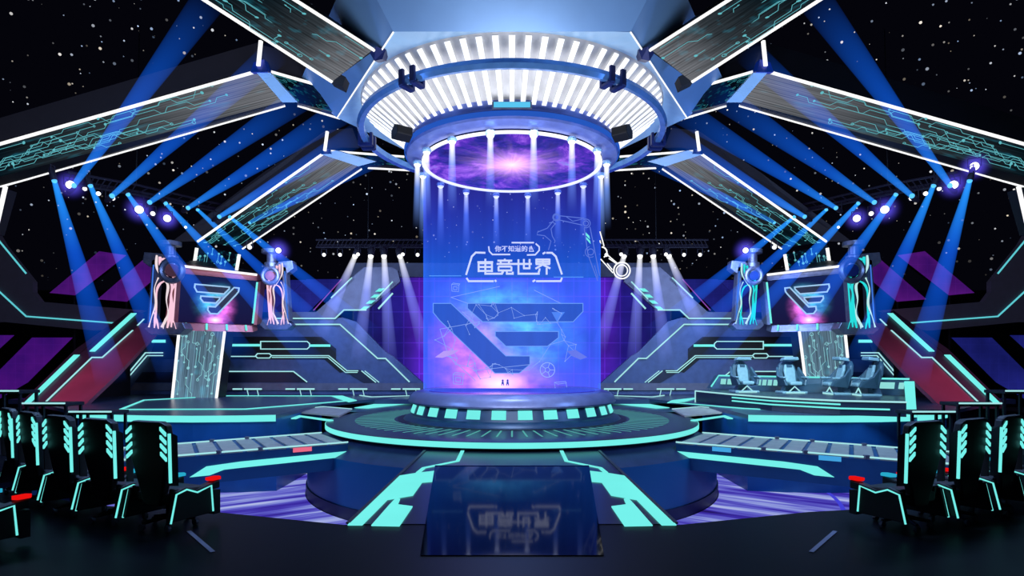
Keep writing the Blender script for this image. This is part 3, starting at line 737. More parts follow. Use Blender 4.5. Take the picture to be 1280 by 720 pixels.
for s, sn in ((L, 'left'), (R, 'right')):
    # front arm, runs overhead toward the audience
    p = lambda x, y, d: P(x, y, d, s)
    f = thing('canopy_arm', f'front {sn} canopy arm overhead with bright grey circuit LED underside', 'canopy arm', p(430, 90, 16), 'LED arms of the canopy')
    arm_seg(f, p(415, 102, 16.6), p(205, -33, 13), p(466, 64, 15.6), p(315, -33, 13), p(468, 63, 15.5), p(317, -33, 12.9), LEDSKIN, 11, 9, V((0, .2, 1.0)))
    obj('end_cap', MB().prism([p(462, 66, 15.6), p(470, 58, 15.4), p(482, 62, 15.6), p(478, 74, 15.7), p(468, 76, 15.7)], V((0, .5, .2))), NAVY, f)
    obj('hinge', MB().prism([p(412, 100, 16.6), p(424, 92, 16.4), p(432, 96, 16.4), p(428, 108, 16.6)], V((0, .4, 0))), BLACK, f)
    # side arm
    f = thing('canopy_arm', f'long {sn} side canopy arm bending at a knee down toward the frame edge', 'canopy arm', p(-10, 232, 18.5), 'LED arms of the canopy')
    arm_seg(f, p(322, 89, 18.8), p(-60, 197, 18.8), p(353, 127, 19.2), p(-60, 237, 19.2), p(356, 132, 19.6), p(-6, 235, 19.6), LEDSKIN, 21, 11)
    arm_seg(f, p(417, 112, 19.6), p(339, 90, 18.9), p(424, 142, 20.0), p(371, 128, 19.3), p(425, 148, 20.2), p(372, 132, 19.7), LEDDARK, 22, 9, trace=TRACE2)
    obj('knee_plate', MB().prism([p(321, 91, 18.7), p(338, 91, 18.7), p(372, 128, 19.15), p(353, 128, 19.15)], V((0, .1, .05))), HULL, f)
    obj('knee_cap', MB().prism([p(313, 90, 18.6), p(317, 78, 18.7), p(330, 74, 18.8), p(334, 90, 18.6)], V((0, .5, .1))), solid('cap_blue', (24, 44, 170), .35, .2), f)
    obj('knee_light', MB().tube([p(326, 52, 18.8), p(323, 82, 18.65)], .075, 6), WHITE, f)
    obj('fin', MB().prism([p(323, 85, 19.0), p(326, 52, 19.0), p(230, 80, 19.0), p(-60, 165, 19.0), p(-60, 193, 19.0)], V((0, .1, 0))), FIN if s < 0 else DARK, f)
    obj('inner_fin', MB().prism([p(328, 85, 19.1), p(326, 56, 19.1), p(395, 74, 19.6), p(414, 108, 19.7), p(340, 88, 19.1)], V((0, .1, 0))), FIN if s < 0 else DARK, f)
    obj('leg_light', MB().tube([p(7, 233, 19.2), p(-6, 290, 19.4)], .07, 6), WHITE, f)
    obj('leg', MB().prism([p(2, 234, 19.3), p(-14, 290, 19.5), p(-60, 290, 19.5), p(-50, 238, 19.3)], V((0, .6, 0))), DARK, f)
    # rear arm and its pillar
    f = thing('canopy_arm', f'rear {sn} canopy arm sloping down to LED pillar that carries the tilted screen', 'canopy arm', p(245, 498, 26.2), 'LED arms of the canopy')
    arm_seg(f, p(404, 192, 23.6), p(247, 302, 26.0), p(448, 207, 24.1), p(300, 308, 26.4), p(452, 211, 24.4), p(303, 311, 26.6), LEDSKIN, 31, 11)
    arm_seg(f, p(505, 196, 25.4), p(412, 189, 23.7), p(508, 207, 25.6), p(452, 206, 24.3), p(512, 213, 25.8), p(460, 210, 24.6), LEDDARK, 32, 6, trace=TRACE2)
    obj('knee_plate', MB().prism([p(402, 193, 23.5), p(420, 188, 23.6), p(470, 202, 24.2), p(448, 208, 24.1)], V((0, .1, .05))), HULL, f)
    obj('knee_cap', MB().prism([p(401, 193, 23.5), p(403, 186, 23.6), p(412, 186, 23.6), p(414, 192, 23.5)], V((0, .4, .1))), NAVY, f)
    obj('knee_light', MB().tube([p(409, 165, 23.7), p(406, 188, 23.5)], .075, 6), WHITE, f)
    obj('fin', MB().prism([p(404, 190, 23.9), p(409, 162, 23.9), p(330, 215, 24.9), p(215, 302, 26.2), p(246, 301, 26.2)], V((0, .1, 0))), FIN, f)
    obj('inner_fin', MB().prism([p(410, 190, 23.9), p(410, 163, 23.9), p(440, 160, 24.6), p(452, 192, 24.8)], V((0, .1, 0))), FIN, f)
    # pillar: upper stub above the screen, lower shaft below it
    obj('led_face', MB().quad(p(246, 306, 26.4), p(300, 318, 26.6), p(295, 340, 26.6), p(242, 334, 26.4)), LEDDARK, f)
    obj('circuit_pattern', circuit((p(246, 306, 26.4), p(242, 336, 26.4), p(295, 342, 26.6), p(300, 318, 26.6)), 12, 33, .7, .05), TRACE, f)
    obj('edge_light', MB().tube([p(246, 310, 26.3), p(242, 336, 26.3)], .07, 6), WHITE, f)
    obj('edge_light', MB().tube([p(299, 318, 26.4), p(295, 342, 26.4)], .07, 6), WHITE, f)
    T0, T1, B1, B0 = p(232, 340, 26.8), p(290, 345, 26.9), p(271, 499, 26.2), p(216, 499, 26.2)
    obj('led_face', MB().quad(T0, B0, B1, T1), LEDPILLAR, f)
    obj('circuit_pattern', circuit((lerp(T0, B0, .42), B0, B1, lerp(T1, B1, .42)), 17, 34, .8, node=.06), neon('pillar_trace', (150, 222, 232), .85), f)
    obj('edge_light', MB().tube([T0 + V((0, -.05, 0)), B0 + V((0, -.05, 0))], .06, 6), WHITE, f)
    obj('edge_light', MB().tube([T1 + V((0, -.05, 0)), B1 + V((0, -.05, 0))], .06, 6), WHITE, f)
    obj('shaft', MB().prism([T0 + V((0, .03, 0)), T1 + V((0, .03, 0)), B1 + V((0, .03, 0)), B0 + V((0, .03, 0))], (0, .8, 0)), DARK, f)

# ------------------------------------------------------------------ tilted screens with cable machines
def emblem_on(par, TL, TR, BR, BL, flip):
    n = (TR - TL).cross(BL - TL).normalized()
    if n.dot(CAM - TL) < 0: n = -n
    def g(x, y):
        u = .5 + (x - 345) / 1120; v = .20 + (y - 325) / 285 * .60
        if flip: u = 1 - u
        return lerp(lerp(TL, TR, u), lerp(BL, BR, u), v) + n * .03
    for S in emblem_shapes(g):
        o = obj('emblem_bar', MB().prism(S, n * .01), solid('screen_bar_navy', (6, 8, 22), .7, glow=(10, 14, 36), glow_s=.5), par)
        obj('bar_outline', MB().ribbon([q + n * .012 for q in S], .06, n, .006, closed=True), neon('screen_outline', (170, 215, 255), .9), o)
for s, sn in ((L, 'left'), (R, 'right')):
    p = lambda x, y, d: P(x, y, d, s)
    TL, TR, BR, BL = p(221, 341.5, 24.5), p(321, 351.5, 26.6), p(314.5, 406, 26.1), p(211.5, 402, 24.0)
    sc = thing('display_screen', f'tilted {sn} display screen showing the glowing pink and cyan angular emblem', 'screen', lerp(BL, BR, .5))
    if s < 0: quadpts = (BL, BR, TR, TL)
    else: quadpts = (BR, BL, TL, TR)
    obj('picture', MB().quad(*quadpts), logo_glow('screen_picture_' + sn, False, .95, s < 0), sc)
    if s < 0: emblem_on(sc, TL, TR, BR, BL, True)
    else: emblem_on(sc, TR, TL, BL, BR, False)
    nb = V((0, .5, .1)); FRM = COPPER if s < 0 else STEEL
    obj('housing', MB().prism([TL + V((0, .04, 0)), TR + V((0, .04, 0)), BR + V((0, .04, 0)), BL + V((0, .04, 0))], nb), DARK, sc)
    obj('top_bar', MB().prism([p(221, 341, 24.4), p(321, 351, 26.5), p(322, 343, 26.6), p(223, 330, 24.5)], nb), FRM, sc)
    obj('top_light', MB().tube([p(227, 332.5, 24.35), p(321, 343.5, 26.5)], .055, 6), WHITE, sc)
    obj('top_hood', MB().prism([p(225, 331, 24.5), p(322, 342.5, 26.6), p(300, 337, 27.2), p(238, 326, 25.6)], nb), DARK, sc)
    obj('bottom_bar', MB().prism([p(210, 403, 23.9), p(315, 407, 26.0), p(316, 415, 25.9), p(209, 413, 23.8)], nb), FRM, sc)
    for k in range(4):
        u = .2 + .24 * k
        obj('bottom_light', MB().tube([lerp(p(210, 403, 23.85), p(315, 407, 25.95), u), lerp(p(209, 411, 23.75), p(316, 413, 25.85), u)], .045, 6), CYAN, sc)
    obj('side_light', MB().tube([p(210, 403, 23.9), p(217.5, 350, 24.3)], .05, 6), PINKW if s < 0 else CYAN, sc)
    obj('side_light', MB().tube([p(316, 404, 25.9), p(321.5, 353, 26.4)], .045, 6), CYAN, sc)
    obj('side_bar', MB().prism([p(206, 403, 23.8), p(213, 352, 24.2), p(218, 352, 24.3), p(211, 403, 23.9)], nb), FRM, sc)
    obj('side_bar', MB().prism([p(317, 406, 26), p(322, 352, 26.5), p(326, 352, 26.6), p(321, 406, 26.1)], nb), FRM, sc)
    obj('rear_bracket', MB().prism([p(235, 345, 26.0), p(300, 350, 26.9), p(290, 400, 26.6), p(225, 396, 25.6)], V((0, .9, 0))), DARK, sc)
    TUBE = PINKW if s < 0 else TURQ
    col_word = 'pinkish white' if s < 0 else 'turquoise'
    for (ox, oy, k, d, word) in ((184, 305, 1.0, 23.8, 'outer'), (323, 317, .78, 25.8, 'inner')):
        def q(x, y, dd=0): return P(ox + x * k, oy + y * k * (1.0 if word == 'outer' else 1.08), d + dd, s)
        cm = thing('cable_machine', f'{word} steel machine with looping {col_word} cables beside the {sn} screen', 'machine', q(25, 112), 'cable machines flanking screens')
        fl = (lambda x: x) if word == 'outer' else (lambda x: 50 - x)
        def Q(x, y, dd=0): return q(fl(x), y, dd)
        obj('base', MB().prism([Q(-4, 106), Q(6, 98), Q(44, 98), Q(48, 106), Q(40, 113), Q(4, 113)], (0, .6, 0)), STEEL, cm, bevel=.02)
        obj('outer_post', MB().prism([Q(6, 20), Q(12, 20), Q(8, 100), Q(0, 100)], (0, .4, 0)), STEEL, cm)
        obj('outer_post_light', MB().tube([Q(8, 26, -.1), Q(3, 98, -.1)], .03, 6), neon('post_blue', (70, 130, 240), .8), cm)
        obj('top_bracket', MB().prism([Q(-6, 22), Q(-4, 10), Q(18, 12), Q(26, 22), Q(16, 34), Q(2, 28)], (0, .5, 0)), STEEL, cm, bevel=.02)
        obj('piston', MB().lathe([(.01, .95), (.42, .95), (.42, .78), (.2, .74), (.2, .4), (.3, .36), (.3, -.3)], 16, c=Q(29, 26, .3)), STEEL, cm, smooth=True)
        rc = Q(31, 33, -.5)
        tor = MB().tube([rc + V((.42 * k * math.cos(2 * PI * j / 24), 0, .42 * k * math.sin(2 * PI * j / 24))) for j in range(24)], .12 * k, 8, closed=True)
        obj('hub_ring', tor, STEEL, cm, smooth=True)
        obj('hub_core', MB().tube([rc + V((0, -.05, 0)), rc + V((0, .2, 0))], .26 * k, 12), COPPER if s < 0 else NAVY, cm)
        obj('inner_post', MB().prism([Q(30, 44), Q(37, 44), Q(33, 100), Q(27, 100)], (0, .3, 0)), COPPER if s < 0 else STEEL, cm)
        obj('inner_post_light', MB().tube([Q(36, 46, -.08), Q(32, 98, -.08)], .035, 6), RED if s < 0 and 0 else TUBE, cm)
        cables = [[(12, 14), (12, 30), (20, 44), (26, 52), (24, 70), (26, 88), (18, 104)], [(16, 16), (17, 32), (26, 42), (31, 52), (29, 68), (29, 86), (25, 105)],
                  [(20, 18), (24, 34), (33, 40), (35, 50), (30, 62), (31, 84), (30, 104)], [(14, 42), (9, 56), (11, 74), (6, 90), (2, 104)], [(30, 46), (18, 48), (12, 58), (12, 76), (10, 92), (9, 105)],
                  [(8, 84), (12, 96), (14, 106)], [(27, 88), (22, 96), (20, 106)], [(28, 88), (33, 97), (36, 106)]]
        for ci, c in enumerate(cables):
            pts_ = [Q(x, y, -.25 + .03 * ci) for x, y in c]
            fine = []
            for j in range(len(pts_) - 1):
                a0 = pts_[max(0, j - 1)]; a1 = pts_[j]; a2 = pts_[j + 1]; a3 = pts_[min(len(pts_) - 1, j + 2)]
                for m_ in range(5):
                    x = m_ / 5
                    fine.append(.5 * ((2 * a1) + (a2 - a0) * x + (2 * a0 - 5 * a1 + 4 * a2 - a3) * x * x + (3 * a1 - a0 - 3 * a2 + a3) * x ** 3))
            fine.append(pts_[-1])
            r0 = (.034, .036, .05, .03, .032, .026, .026, .026)[ci] * (k if k < 1 else 1)
            obj('cable', MB().tube(fine, [r0 * (1 + .5 * math.sin(j * .5 + ci)) for j in range(len(fine))], 8), TUBE if ci % 3 else neon('cable_pale_' + sn, (255, 235, 240) if s < 0 else (200, 250, 250), .9), cm, smooth=True)

# ------------------------------------------------------------------ side platforms, bridges, LED pools
FASC = solid('platform_fascia', (26, 88, 146), .35, .1, .3, .6)
for s, sn in ((L, 'left'), (R, 'right')):
    z = lambda x, y, h=.5: PZ(x, y, h, s)
    front = [(96, 514.6), (110, 516.6), (134, 518.2), (180, 519.4), (240, 519.8), (300, 519.4), (345, 518.6), (352, 517)]
    fp = [z(*q) for q in front]
    back = [z(402, 505), z(470, 498.5), z(515, 493.5), z(80, 493.5), z(40, 503)]
    pf = thing('side_platform', f'wide {sn} side platform with curved front, cyan lit rim and blue fascia', 'platform', (fp[4].x, fp[4].y, -1.9))
    obj('top_deck', MB().prism(fp + back, (0, 0, -.12)), PLAT, pf)
    fa = MB()
    A = fa.add([q + V((0, .03, -.12)) for q in fp]); B = fa.add([V((q.x, q.y + .03, -1.9)) for q in fp])
    for i in range(len(fp) - 1): fa.face((A[i], A[i + 1], B[i + 1], B[i]))
    e0 = fp[-1]; e1 = back[0]; fa.poly([e0 + V((0, .03, -.12)), e1 + V((0, 0, -.12)), V((e1.x, e1.y, -1.9)), V((e0.x, e0.y + .03, -1.9))])
    obj('fascia', fa, FASC, pf)
    for seg in (fp[0:3], [fp[2] + (fp[3] - fp[2]) * .12] + fp[3:7]):
        rl = MB(); A = rl.add([q + V((0, -.02, .0)) for q in seg]); B = rl.add([q + V((0, -.02, -.2)) for q in seg]); C = rl.add([q + V((0, .02, 0)) for q in seg])
        for i in range(len(seg) - 1): rl.face((A[i], A[i + 1], B[i + 1], B[i])); rl.face((A[i], A[i + 1], C[i + 1], C[i]))
        obj('rim_light', rl, CYAN, pf)
    if s < 0:
        loop = [(150.5, 512.3), (180, 500.5), (286, 495), (423, 495.3), (439, 501), (366, 507), (307, 511.8)]
        obj('floor_line_light', MB().ribbon([z(*q, .505) for q in loop], .07, (0, 0, 1), .03, closed=True), CYAN, pf)
        obj('floor_arrow_light', MB().prism([z(414, 495.2, .51), z(428, 495.2, .51), z(446, 501, .51), z(436, 503, .51)], (0, 0, .03)), CYAN, pf)
    else:
        obj('floor_line_light', MB().ribbon([z(*q, .505) for q in ((440, 503.5), (350, 511), (280, 514.5), (136, 515))], .09, (0, 0, 1), .03), CYAN, pf)
        obj('floor_arrow_light', MB().prism([z(405, 497, .51), z(440, 501, .51), z(446, 504, .51), z(425, 502.5, .51)], (0, 0, .03)), CYAN, pf)
    obj('rear_line_light', MB().ribbon([z(*q, .505) for q in ((512, 495), (464, 496.5), (450, 494.5))], .08, (0, 0, 1), .03), PALE, pf)
    # low light bars along the back of the platform
    for i, bx in enumerate((291, 357, 423, 489)):
        a, b = P(bx, 486.3, 28, s), P(bx + 36, 486.3, 28, s); m1 = lerp(a, b, .05); gr = V(((a.x + b.x) / 2, a.y, .5))
        lb = thing('low_light_bar', f'low pale light bar behind the {sn} platform, {ORD[i]} from its outer end', 'light bar', gr, f'low light bars behind {sn} platform')
        obj('short_light', MB().tube([a, lerp(a, b, .32)], .04, 6), PALE, lb)
        obj('long_light', MB().tube([lerp(a, b, .40), b], .045, 6), PALE, lb)
        obj('rail', MB().tube([a + V((0, .04, -.06)), b + V((0, .04, -.06))], .03, 6), DARK, lb)
        for k in (.5, .85):
            q_ = lerp(a, b, k); obj('leg', MB().tube([q_ + V((0, 0, -.05)), V((q_.x - s * .06, q_.y, .5))], .02, 6), PALE, lb)
    # connecting plate between disc and platform
    cpz = .24
    pts_ = [PZ(358, 513.5, .42, s), PZ(404, 508.5, .42, s), PZ(440, 511.5, .36, s), PZ(424, 519.5, .30, s)]
    lp = thing('link_plate', f'thin grey link plate between central stage and {sn} platform', 'walkway plate', (lerp(pts_[0], pts_[2], .5).x, lerp(pts_[0], pts_[2], .5).y, .3))
    obj('plate', MB().prism(pts_, (0, 0, -.05)), TILE, lp)
    obj('edge_light', MB().tube([pts_[0] + V((0, 0, .01)), pts_[1] + V((0, 0, .01)), pts_[2] + V((0, 0, .01))], .018, 6), PALE, lp)
    hk = [PZ(367, 524, .27, s), PZ(375, 521, .27, s), PZ(414, 526.5, .26, s)]
    obj('hook_light', MB().ribbon(hk, .16, (0, 0, 1), .04), CYAN, lp)
    # bridge
    n0, n1 = PZ(435, 553.5, 0, s), PZ(215, 571, 0, s); f0, f1 = PZ(402, 541.5, 0, s), PZ(215, 556, 0, s)
    dn = (n1 - n0); n2 = n1 + dn * .62; df = f1 - f0; f2 = f1 + df * .62
    br = thing('foot_bridge', f'grey tiled foot bridge joining the central stage to {sn} seating floor', 'bridge', (lerp(n0, f2, .5).x, lerp(n0, f2, .5).y, -.7))
    obj('beam', MB().prism([n0 + V((0, 0, -.03)), n2 + V((0, 0, -.03)), f2 + V((0, 0, -.03)), f0 + V((0, 0, -.03))], (0, 0, -.66)), BLUEW, br)
    NT = 13
    for k in range(NT):
        a, b = k / NT + .008, (k + 1) / NT - .008
        obj('tile', MB().prism([lerp(n0, n2, a), lerp(n0, n2, b), lerp(f0, f2, b), lerp(f0, f2, a)], (0, 0, -.03)), TILE, br)
    up_ = V((0, 0, .02))
    obj('kerb_light', MB().tube([n0 + up_, n2 + up_], .022, 6), PALE, br)
    obj('kerb_light', MB().tube([f0 + up_, f2 + up_], .02, 6), PALE, br)
    nrm = (n2 - n0).cross(V((0, 0, 1))).normalized()
    if nrm.dot(CAM - n0) < 0: nrm = -nrm
    for k, (t_, m_) in enumerate(((.18, neon('bridge_tag_pink', (240, 110, 140), .9)), (.55, neon('bridge_tag_blue', (70, 170, 235), .9)))):
        if (s < 0 and k == 1): continue
        if s > 0: m_ = neon('bridge_tag_blue', (70, 170, 235), .9)
        a = lerp(n0, n2, t_ - .035); b = lerp(n0, n2, t_ + .035)
        obj('tag_light', MB().prism([a + nrm * .02 + V((0, 0, -.02)), b + nrm * .02 + V((0, 0, -.02)), b + nrm * .02 + V((0, 0, -.13)), a + nrm * .02 + V((0, 0, -.13))], nrm * .02), m_, br)
    for t_ in (.33, .47, .66):
        for e0_, e1_ in ((n0, n2), (f0, f2)):
            q_ = lerp(e0_, e1_, t_); obj('stud', MB().box(q_ + V((0, 0, .03)), (.1, .1, .07)), GREY, br)
    zc = -.3
    pl0 = n0 + nrm * .012
    def bp(x, y, s=s):
        a = P(x, y, 1, s) - CAM; t__ = (pl0 - CAM).dot(nrm) / a.dot(nrm); return CAM + a * t__
    strip = [bp(438, 563.5), bp(300, 577), bp(258, 583), bp(237, 596.5), bp(262, 594), bp(280, 587), bp(302, 584.5), bp(435, 570.5)]
    obj('side_light', MB().prism(strip, nrm * .02), CYAN, br)
    # LED pool in the pit
    po = MB(); th0, th1 = math.radians(12), math.radians(112); NN = 40
    ring_i = [V((s * 6.68 * math.sin(th0 + (th1 - th0) * k / NN), -6.68 * math.cos(th0 + (th1 - th0) * k / NN), -1.86)) for k in range(NN + 1)]
    ring_o = [V((s * 12.1 * math.sin(th0 + (th1 - th0) * k / NN), -12.1 * math.cos(th0 + (th1 - th0) * k / NN), -1.86)) for k in range(NN + 1)]
    e1_ = dn.normalized(); e2_ = V((-e1_.y, e1_.x, 0))
    for k in range(NN):
        q4 = [ring_i[k], ring_i[k + 1], ring_o[k + 1], ring_o[k]]
        po.poly(q4, [(q_.dot(e1_), q_.dot(e2_)) for q_ in q4])
    lp = thing('led_pool', f'violet and white streaked LED floor in pit on the {sn} of the runway', 'LED floor', (lerp(ring_i[20], ring_o[20], .5).x, lerp(ring_i[20], ring_o[20], .5).y, -1.9))
    obj('led_surface', po, pool_mat('pool_streaks_' + sn, 3.1 if s < 0 else 7.7), lp)
    obj('tray', MB().prism([q_ + V((0, 0, -.01)) for q_ in ring_i] + [q_ + V((0, 0, -.01)) for q_ in ring_o[::-1]], (0, 0, -.03)), NAVY, lp)
    arc_ = [V((s * 9.9 * math.sin(math.radians(g)), -9.9 * math.cos(math.radians(g)), -1.855)) for g in range(40, 86, 2)]
    obj('ring_pattern', MB().ribbon(arc_, .12, (0, 0, 1), .003), neon('pool_ring', (70, 70, 225), .9), lp)

# ------------------------------------------------------------------ runway with cyan arrow lights and an added ramp tilted to mirror the sign
rw = thing('runway', 'dark runway leading from the audience floor up to the central stage', 'runway', (0, -9, -1.9))
RWM = solid('runway_dark', (20, 28, 44), .28, .1, .2, .8, ior=1.35)
y0 = -20 + 7.8; y1 = -5.95
obj('body', MB().prism([V((-2.2, y0, .01)), V((2.2, y0, .01)), V((2.1, y1, .01)), V((-2.1, y1, .01))], (0, 0, -1.9)), RWM, rw)
for s in (L, R):
    def rp(x, y): return PZ(300 + x / 3.272, 470 + y / 3.272, .012, s)
    big = [(440, 612), (500, 612), (603, 508), (632, 503), (707, 490), (745, 437), (803, 432), (823, 387), (720, 399), (640, 412)]
    obj('arrow_light', MB().prism([rp(*q) for q in big], (0, 0, .015)), CYAN, rw)
    sm = [(537, 614), (652, 616), (706, 536), (645, 528), (655, 505), (636, 503), (612, 528)]
    obj('arrow_light', MB().prism([rp(*q) for q in sm], (0, 0, .015)), CYAN, rw)
    obj('line_light', MB().ribbon([rp(728, 397), rp(752, 377), rp(890, 349), rp(910, 307)], .085, (0, 0, 1), .015), CYAN, rw)
    obj('edge_trim', MB().ribbon([V((s * 2.19, y0, .01)), V((s * 2.1, y1, .01))], .06, (0, 0, 1), .02), DARK, rw)
GLOSS = solid('mirror_ramp_black', (5, 8, 18), .05, 0, .1, 1.0, ior=1.28)
dA, dB = 6.55, 10.3; zB = .088 * (dB - dA)  # slope added to throw back the sign's reflection, the runway itself is flat
wd = [V((-1.03, -20 + dA, .012)), V((1.03, -20 + dA, .012)), V((1.36, -20 + dB, zB)), V((-1.36, -20 + dB, zB))]
gr = thing('mirror_ramp', 'added black glossy ramp in the middle of runway tilted to mirror the lit sign', 'ramp', (0, -11.6, 0))
gp = MB(); I = gp.add(wd); J = gp.add([V((-1.36, -20 + dB, .012)), V((1.36, -20 + dB, .012))])
gp.face(I); gp.face((I[3], I[2], J[1], J[0])); gp.face((I[1], J[1], I[2])); gp.face((I[0], I[3], J[0]))
obj('mirror_sheet', gp, GLOSS, gr)
obj('top_edge', MB().tube([wd[2] + V((0, .01, .0)), wd[3] + V((0, .01, .0))], .012, 6), solid('mirror_edge', (40, 70, 120), .3), gr)

# ------------------------------------------------------------------ set walls behind the platforms
def wq(x, y, s, d=29.0): return P(x, y, d, s)
for s, sn in ((L, 'left'), (R, 'right')):
    ww = thing('set_wall', f'angular grey {sn} set wall with zigzag neon lines behind the side platform', 'set wall', (wq(330, 493, s).x, 9, .5))
    D = 29.0
    main = [(96, 493), (188, 404), (341, 397), (428, 397), (445, 402), (482, 440), (492, 446), (530, 480), (532, 493)]
    obj('main_panel', MB().prism([wq(*q, s) for q in main], (0, .3, 0)), GREYB, ww)
    upper = [(341, 397), (419, 397), (430, 388), (458, 388), (500, 352), (497, 338), (490, 334), (455, 334), (440, 347), (413, 374), (395, 390), (341, 390)]
    obj('upper_panel', MB().prism([wq(*q, s, D + .1) for q in upper], (0, .3, 0)), GREY, ww)
    obj('recess', MB().prism([wq(*q, s, D - .03) for q in ((196, 421), (402, 421), (420, 436), (420, 449), (431, 461), (433, 464), (425, 466), (405, 449), (186, 449))], (0, .02, 0)), BLACK, ww)
    obj('lower_recess', MB().prism([wq(*q, s, D - .03) for q in ((178, 465), (368, 465), (384, 478), (168, 478))], (0, .02, 0)), solid('recess_navy', (20, 26, 50), .5), ww)
    obj('stair_panel', MB().prism([wq(*q, s, D - .05) for q in ((433, 465), (437, 462), (450, 462), (470, 479), (455, 479), (440, 470))], (0, .02, 0)), solid('recess_navy', (20, 26, 50), .5), ww)
    obj('base_band', MB().prism([wq(*q, s, D - .08) for q in ((168, 479), (532, 479), (534, 488), (162, 488))], (0, .05, 0)), GREY, ww)
    nrm = V((0, -1, 0)); k = D / F
    def line(pts, wpx, nm='line_light', mt=PALE, dd=D - .1, par=ww, closed=False):
        return obj(nm, MB().ribbon([wq(*q, s, dd) for q in pts], wpx * k, nrm, .03, closed), mt, par)
    line([(345, 398), (419, 398), (430, 387.5), (458, 387.5)], 1.6)
    line([(345, 405.5), (425, 405.5), (472, 448), (482, 448), (512, 477.5)], 1.6)
    for cx, cy in ((473, 362.5), (467, 370), (461, 377.5), (454, 385)):
        obj('slash_light', MB().prism([wq(*q, s, D - .1) for q in ((cx - 4, cy + 2), (cx + 1, cy - 2), (cx + 8, cy - 2), (cx + 3, cy + 2))], (0, .03, 0)), CYAN, ww)
    line([(491, 352), (470, 374)], 1.4); line([(491, 366.5), (473, 386)], 2.0); line([(440, 347), (414, 372.5)], 1.4)
    line([(283, 431.5), (325, 431.5)], 3.0, mt=CYAN); line([(387, 432), (413, 432)], 3.0, mt=CYAN); line([(190, 426.5), (207, 426.5)], 3.6, mt=CYAN)
    line([(326, 426.8), (384, 426.8), (387, 429.5), (387, 433.5), (384, 436.3), (326, 436.3)], 1.2, 'capsule_light', closed=True)
    line([(283, 445.5), (320, 445.5)], 1.2); line([(322, 442), (337, 442), (339.5, 444.5), (337, 447.5), (322, 447.5), (319.5, 445)], 1.2, 'capsule_light', closed=True)
    line([(340, 444.6), (411, 444.6), (434, 463.5), (448, 463.5)], 1.2); line([(340, 446.8), (410, 446.8), (432, 465.5), (447, 465.5)], 1.0)
    line([(452, 463.5), (470, 478)], 1.2); line([(456, 463.5), (474, 478)], 1.0)
    line([(283, 464.3), (367, 464.3), (384, 477.5)], 1.3)
    line([(140, 467), (160, 467), (182, 441), (204, 441)], 1.4); line([(150, 470), (162, 470), (184, 444.5), (204, 444.5)], 1.2)
    if s > 0: line([(124, 462.5), (165, 462.5)], 1.6)
    # sloped outer ramp with two long bars of light
    Rp0 = V((0, 2.6, .5)); Rn = V((0, -3.9, 5.4)).normalized()
    def rq(x, y, off=0.0):
        q_ = PP(x, y, Rp0 + Rn * off, Rn, s); return q_
    rp_ = thing('sloped_stand', f'sloped maroon stand at the {sn} with two long slanted cyan light bars', 'sloped stand', (rq(90, 470).x, 3, .5))
    RR = REDRAMP
    face = [(58, 506), (116, 449), (128, 448), (177, 404), (206, 404), (146, 468), (105, 507)]
    nvec = -Rn * .15
    obj('maroon_panel', MB().prism([rq(*q) for q in face], nvec), RR, rp_)
    obj('dark_panel', MB().prism([rq(*q, -.02) for q in ((22, 507), (95, 436), (163, 388), (180, 392), (178, 404), (128, 448), (116, 449), (60, 507))], nvec), solid('stand_dark', (50, 42, 60), .5), rp_)
    for b_ in ([(112, 439.5), (119, 439.5), (171, 392), (164, 392)], [(31, 503.5), (38.5, 503.5), (100, 444), (92.5, 444)]):
        obj('bar_light', MB().prism([rq(*q, .02) for q in b_], Rn * .03), CYAN, rp_)
    obj('thin_line_light', MB().ribbon([rq(*q, .02) for q in ((58, 502), (115, 447), (128, 447), (166, 413))], .07, Rn, .02), PALE, rp_)
    obj('inner_line_light', MB().ribbon([rq(*q, .02) for q in ((172, 407), (180, 399))], .07, Rn, .02), PALE, rp_)
    supp = [rq(22, 507), rq(105, 507), rq(206, 404), rq(163, 388)]
    obj('support', MB().poly([supp[0], supp[3], V((supp[3].x, supp[3].y, .5))]), DARK, rp_)
    # dark grey gallery wall at the frame edge
    gw = tag(obj('wall_left' if s < 0 else 'wall_right', MB().prism([P(*q, 30, s) for q in ((-60, 196), (-60, 405), (0, 402), (116, 413), (147, 410), (167, 393), (179, 388), (50, 377), (41, 365), (41, 352), (4, 306))], (0, .3, 0)), solid('gallery_grey', (52, 50, 66), .6, glow=(30, 29, 42), glow_s=.5)), kind='structure')  # slight self-glow put into the wall colour
    for i, (pts_, wpx) in enumerate((([(-40, 255), (0, 302), (33, 342)], 1.8), ([(-40, 328), (0, 365), (33, 395.5), (146, 404)], 1.8))):
        tag(obj('trim_%d' % (3 + i + (2 if s > 0 else 0)), MB().ribbon([P(*q, 29.95, s) for q in pts_], wpx * 30 / F, nrm, .03), neon('gallery_line', (100, 215, 225), .9)), kind='structure')
    # LED parallelograms
    up_m = LEDPURPLE; lo_m = LEDVIOLET if s < 0 else LEDNAVY
    for i, (poly_, m_, lab) in enumerate((
        ([(62, 366), (124, 314), (157, 319), (93, 369)], up_m, f'upper {sn} purple slanted LED panel nearest the frame edge'),
        ([(122, 374), (182, 322), (218, 327), (158, 377)], up_m, f'purple slanted LED panel partly behind the {sn} cable machine'),
        ([(-4, 466), (40, 422), (90, 422), (34, 478), (-4, 500)], lo_m, f'large lower {sn} ' + ('violet' if s < 0 else 'navy blue') + ' slanted LED panel beside the sloped stand'),
        ([(-30, 419), (17, 419), (-30, 462)], lo_m, f'lowest outer {sn} ' + ('violet' if s < 0 else 'navy blue') + ' LED panel cut by frame edge'))):
        o = thing('slanted_led_panel', lab, 'LED panel', P(*poly_[0], 31, s), 'slanted LED panels')
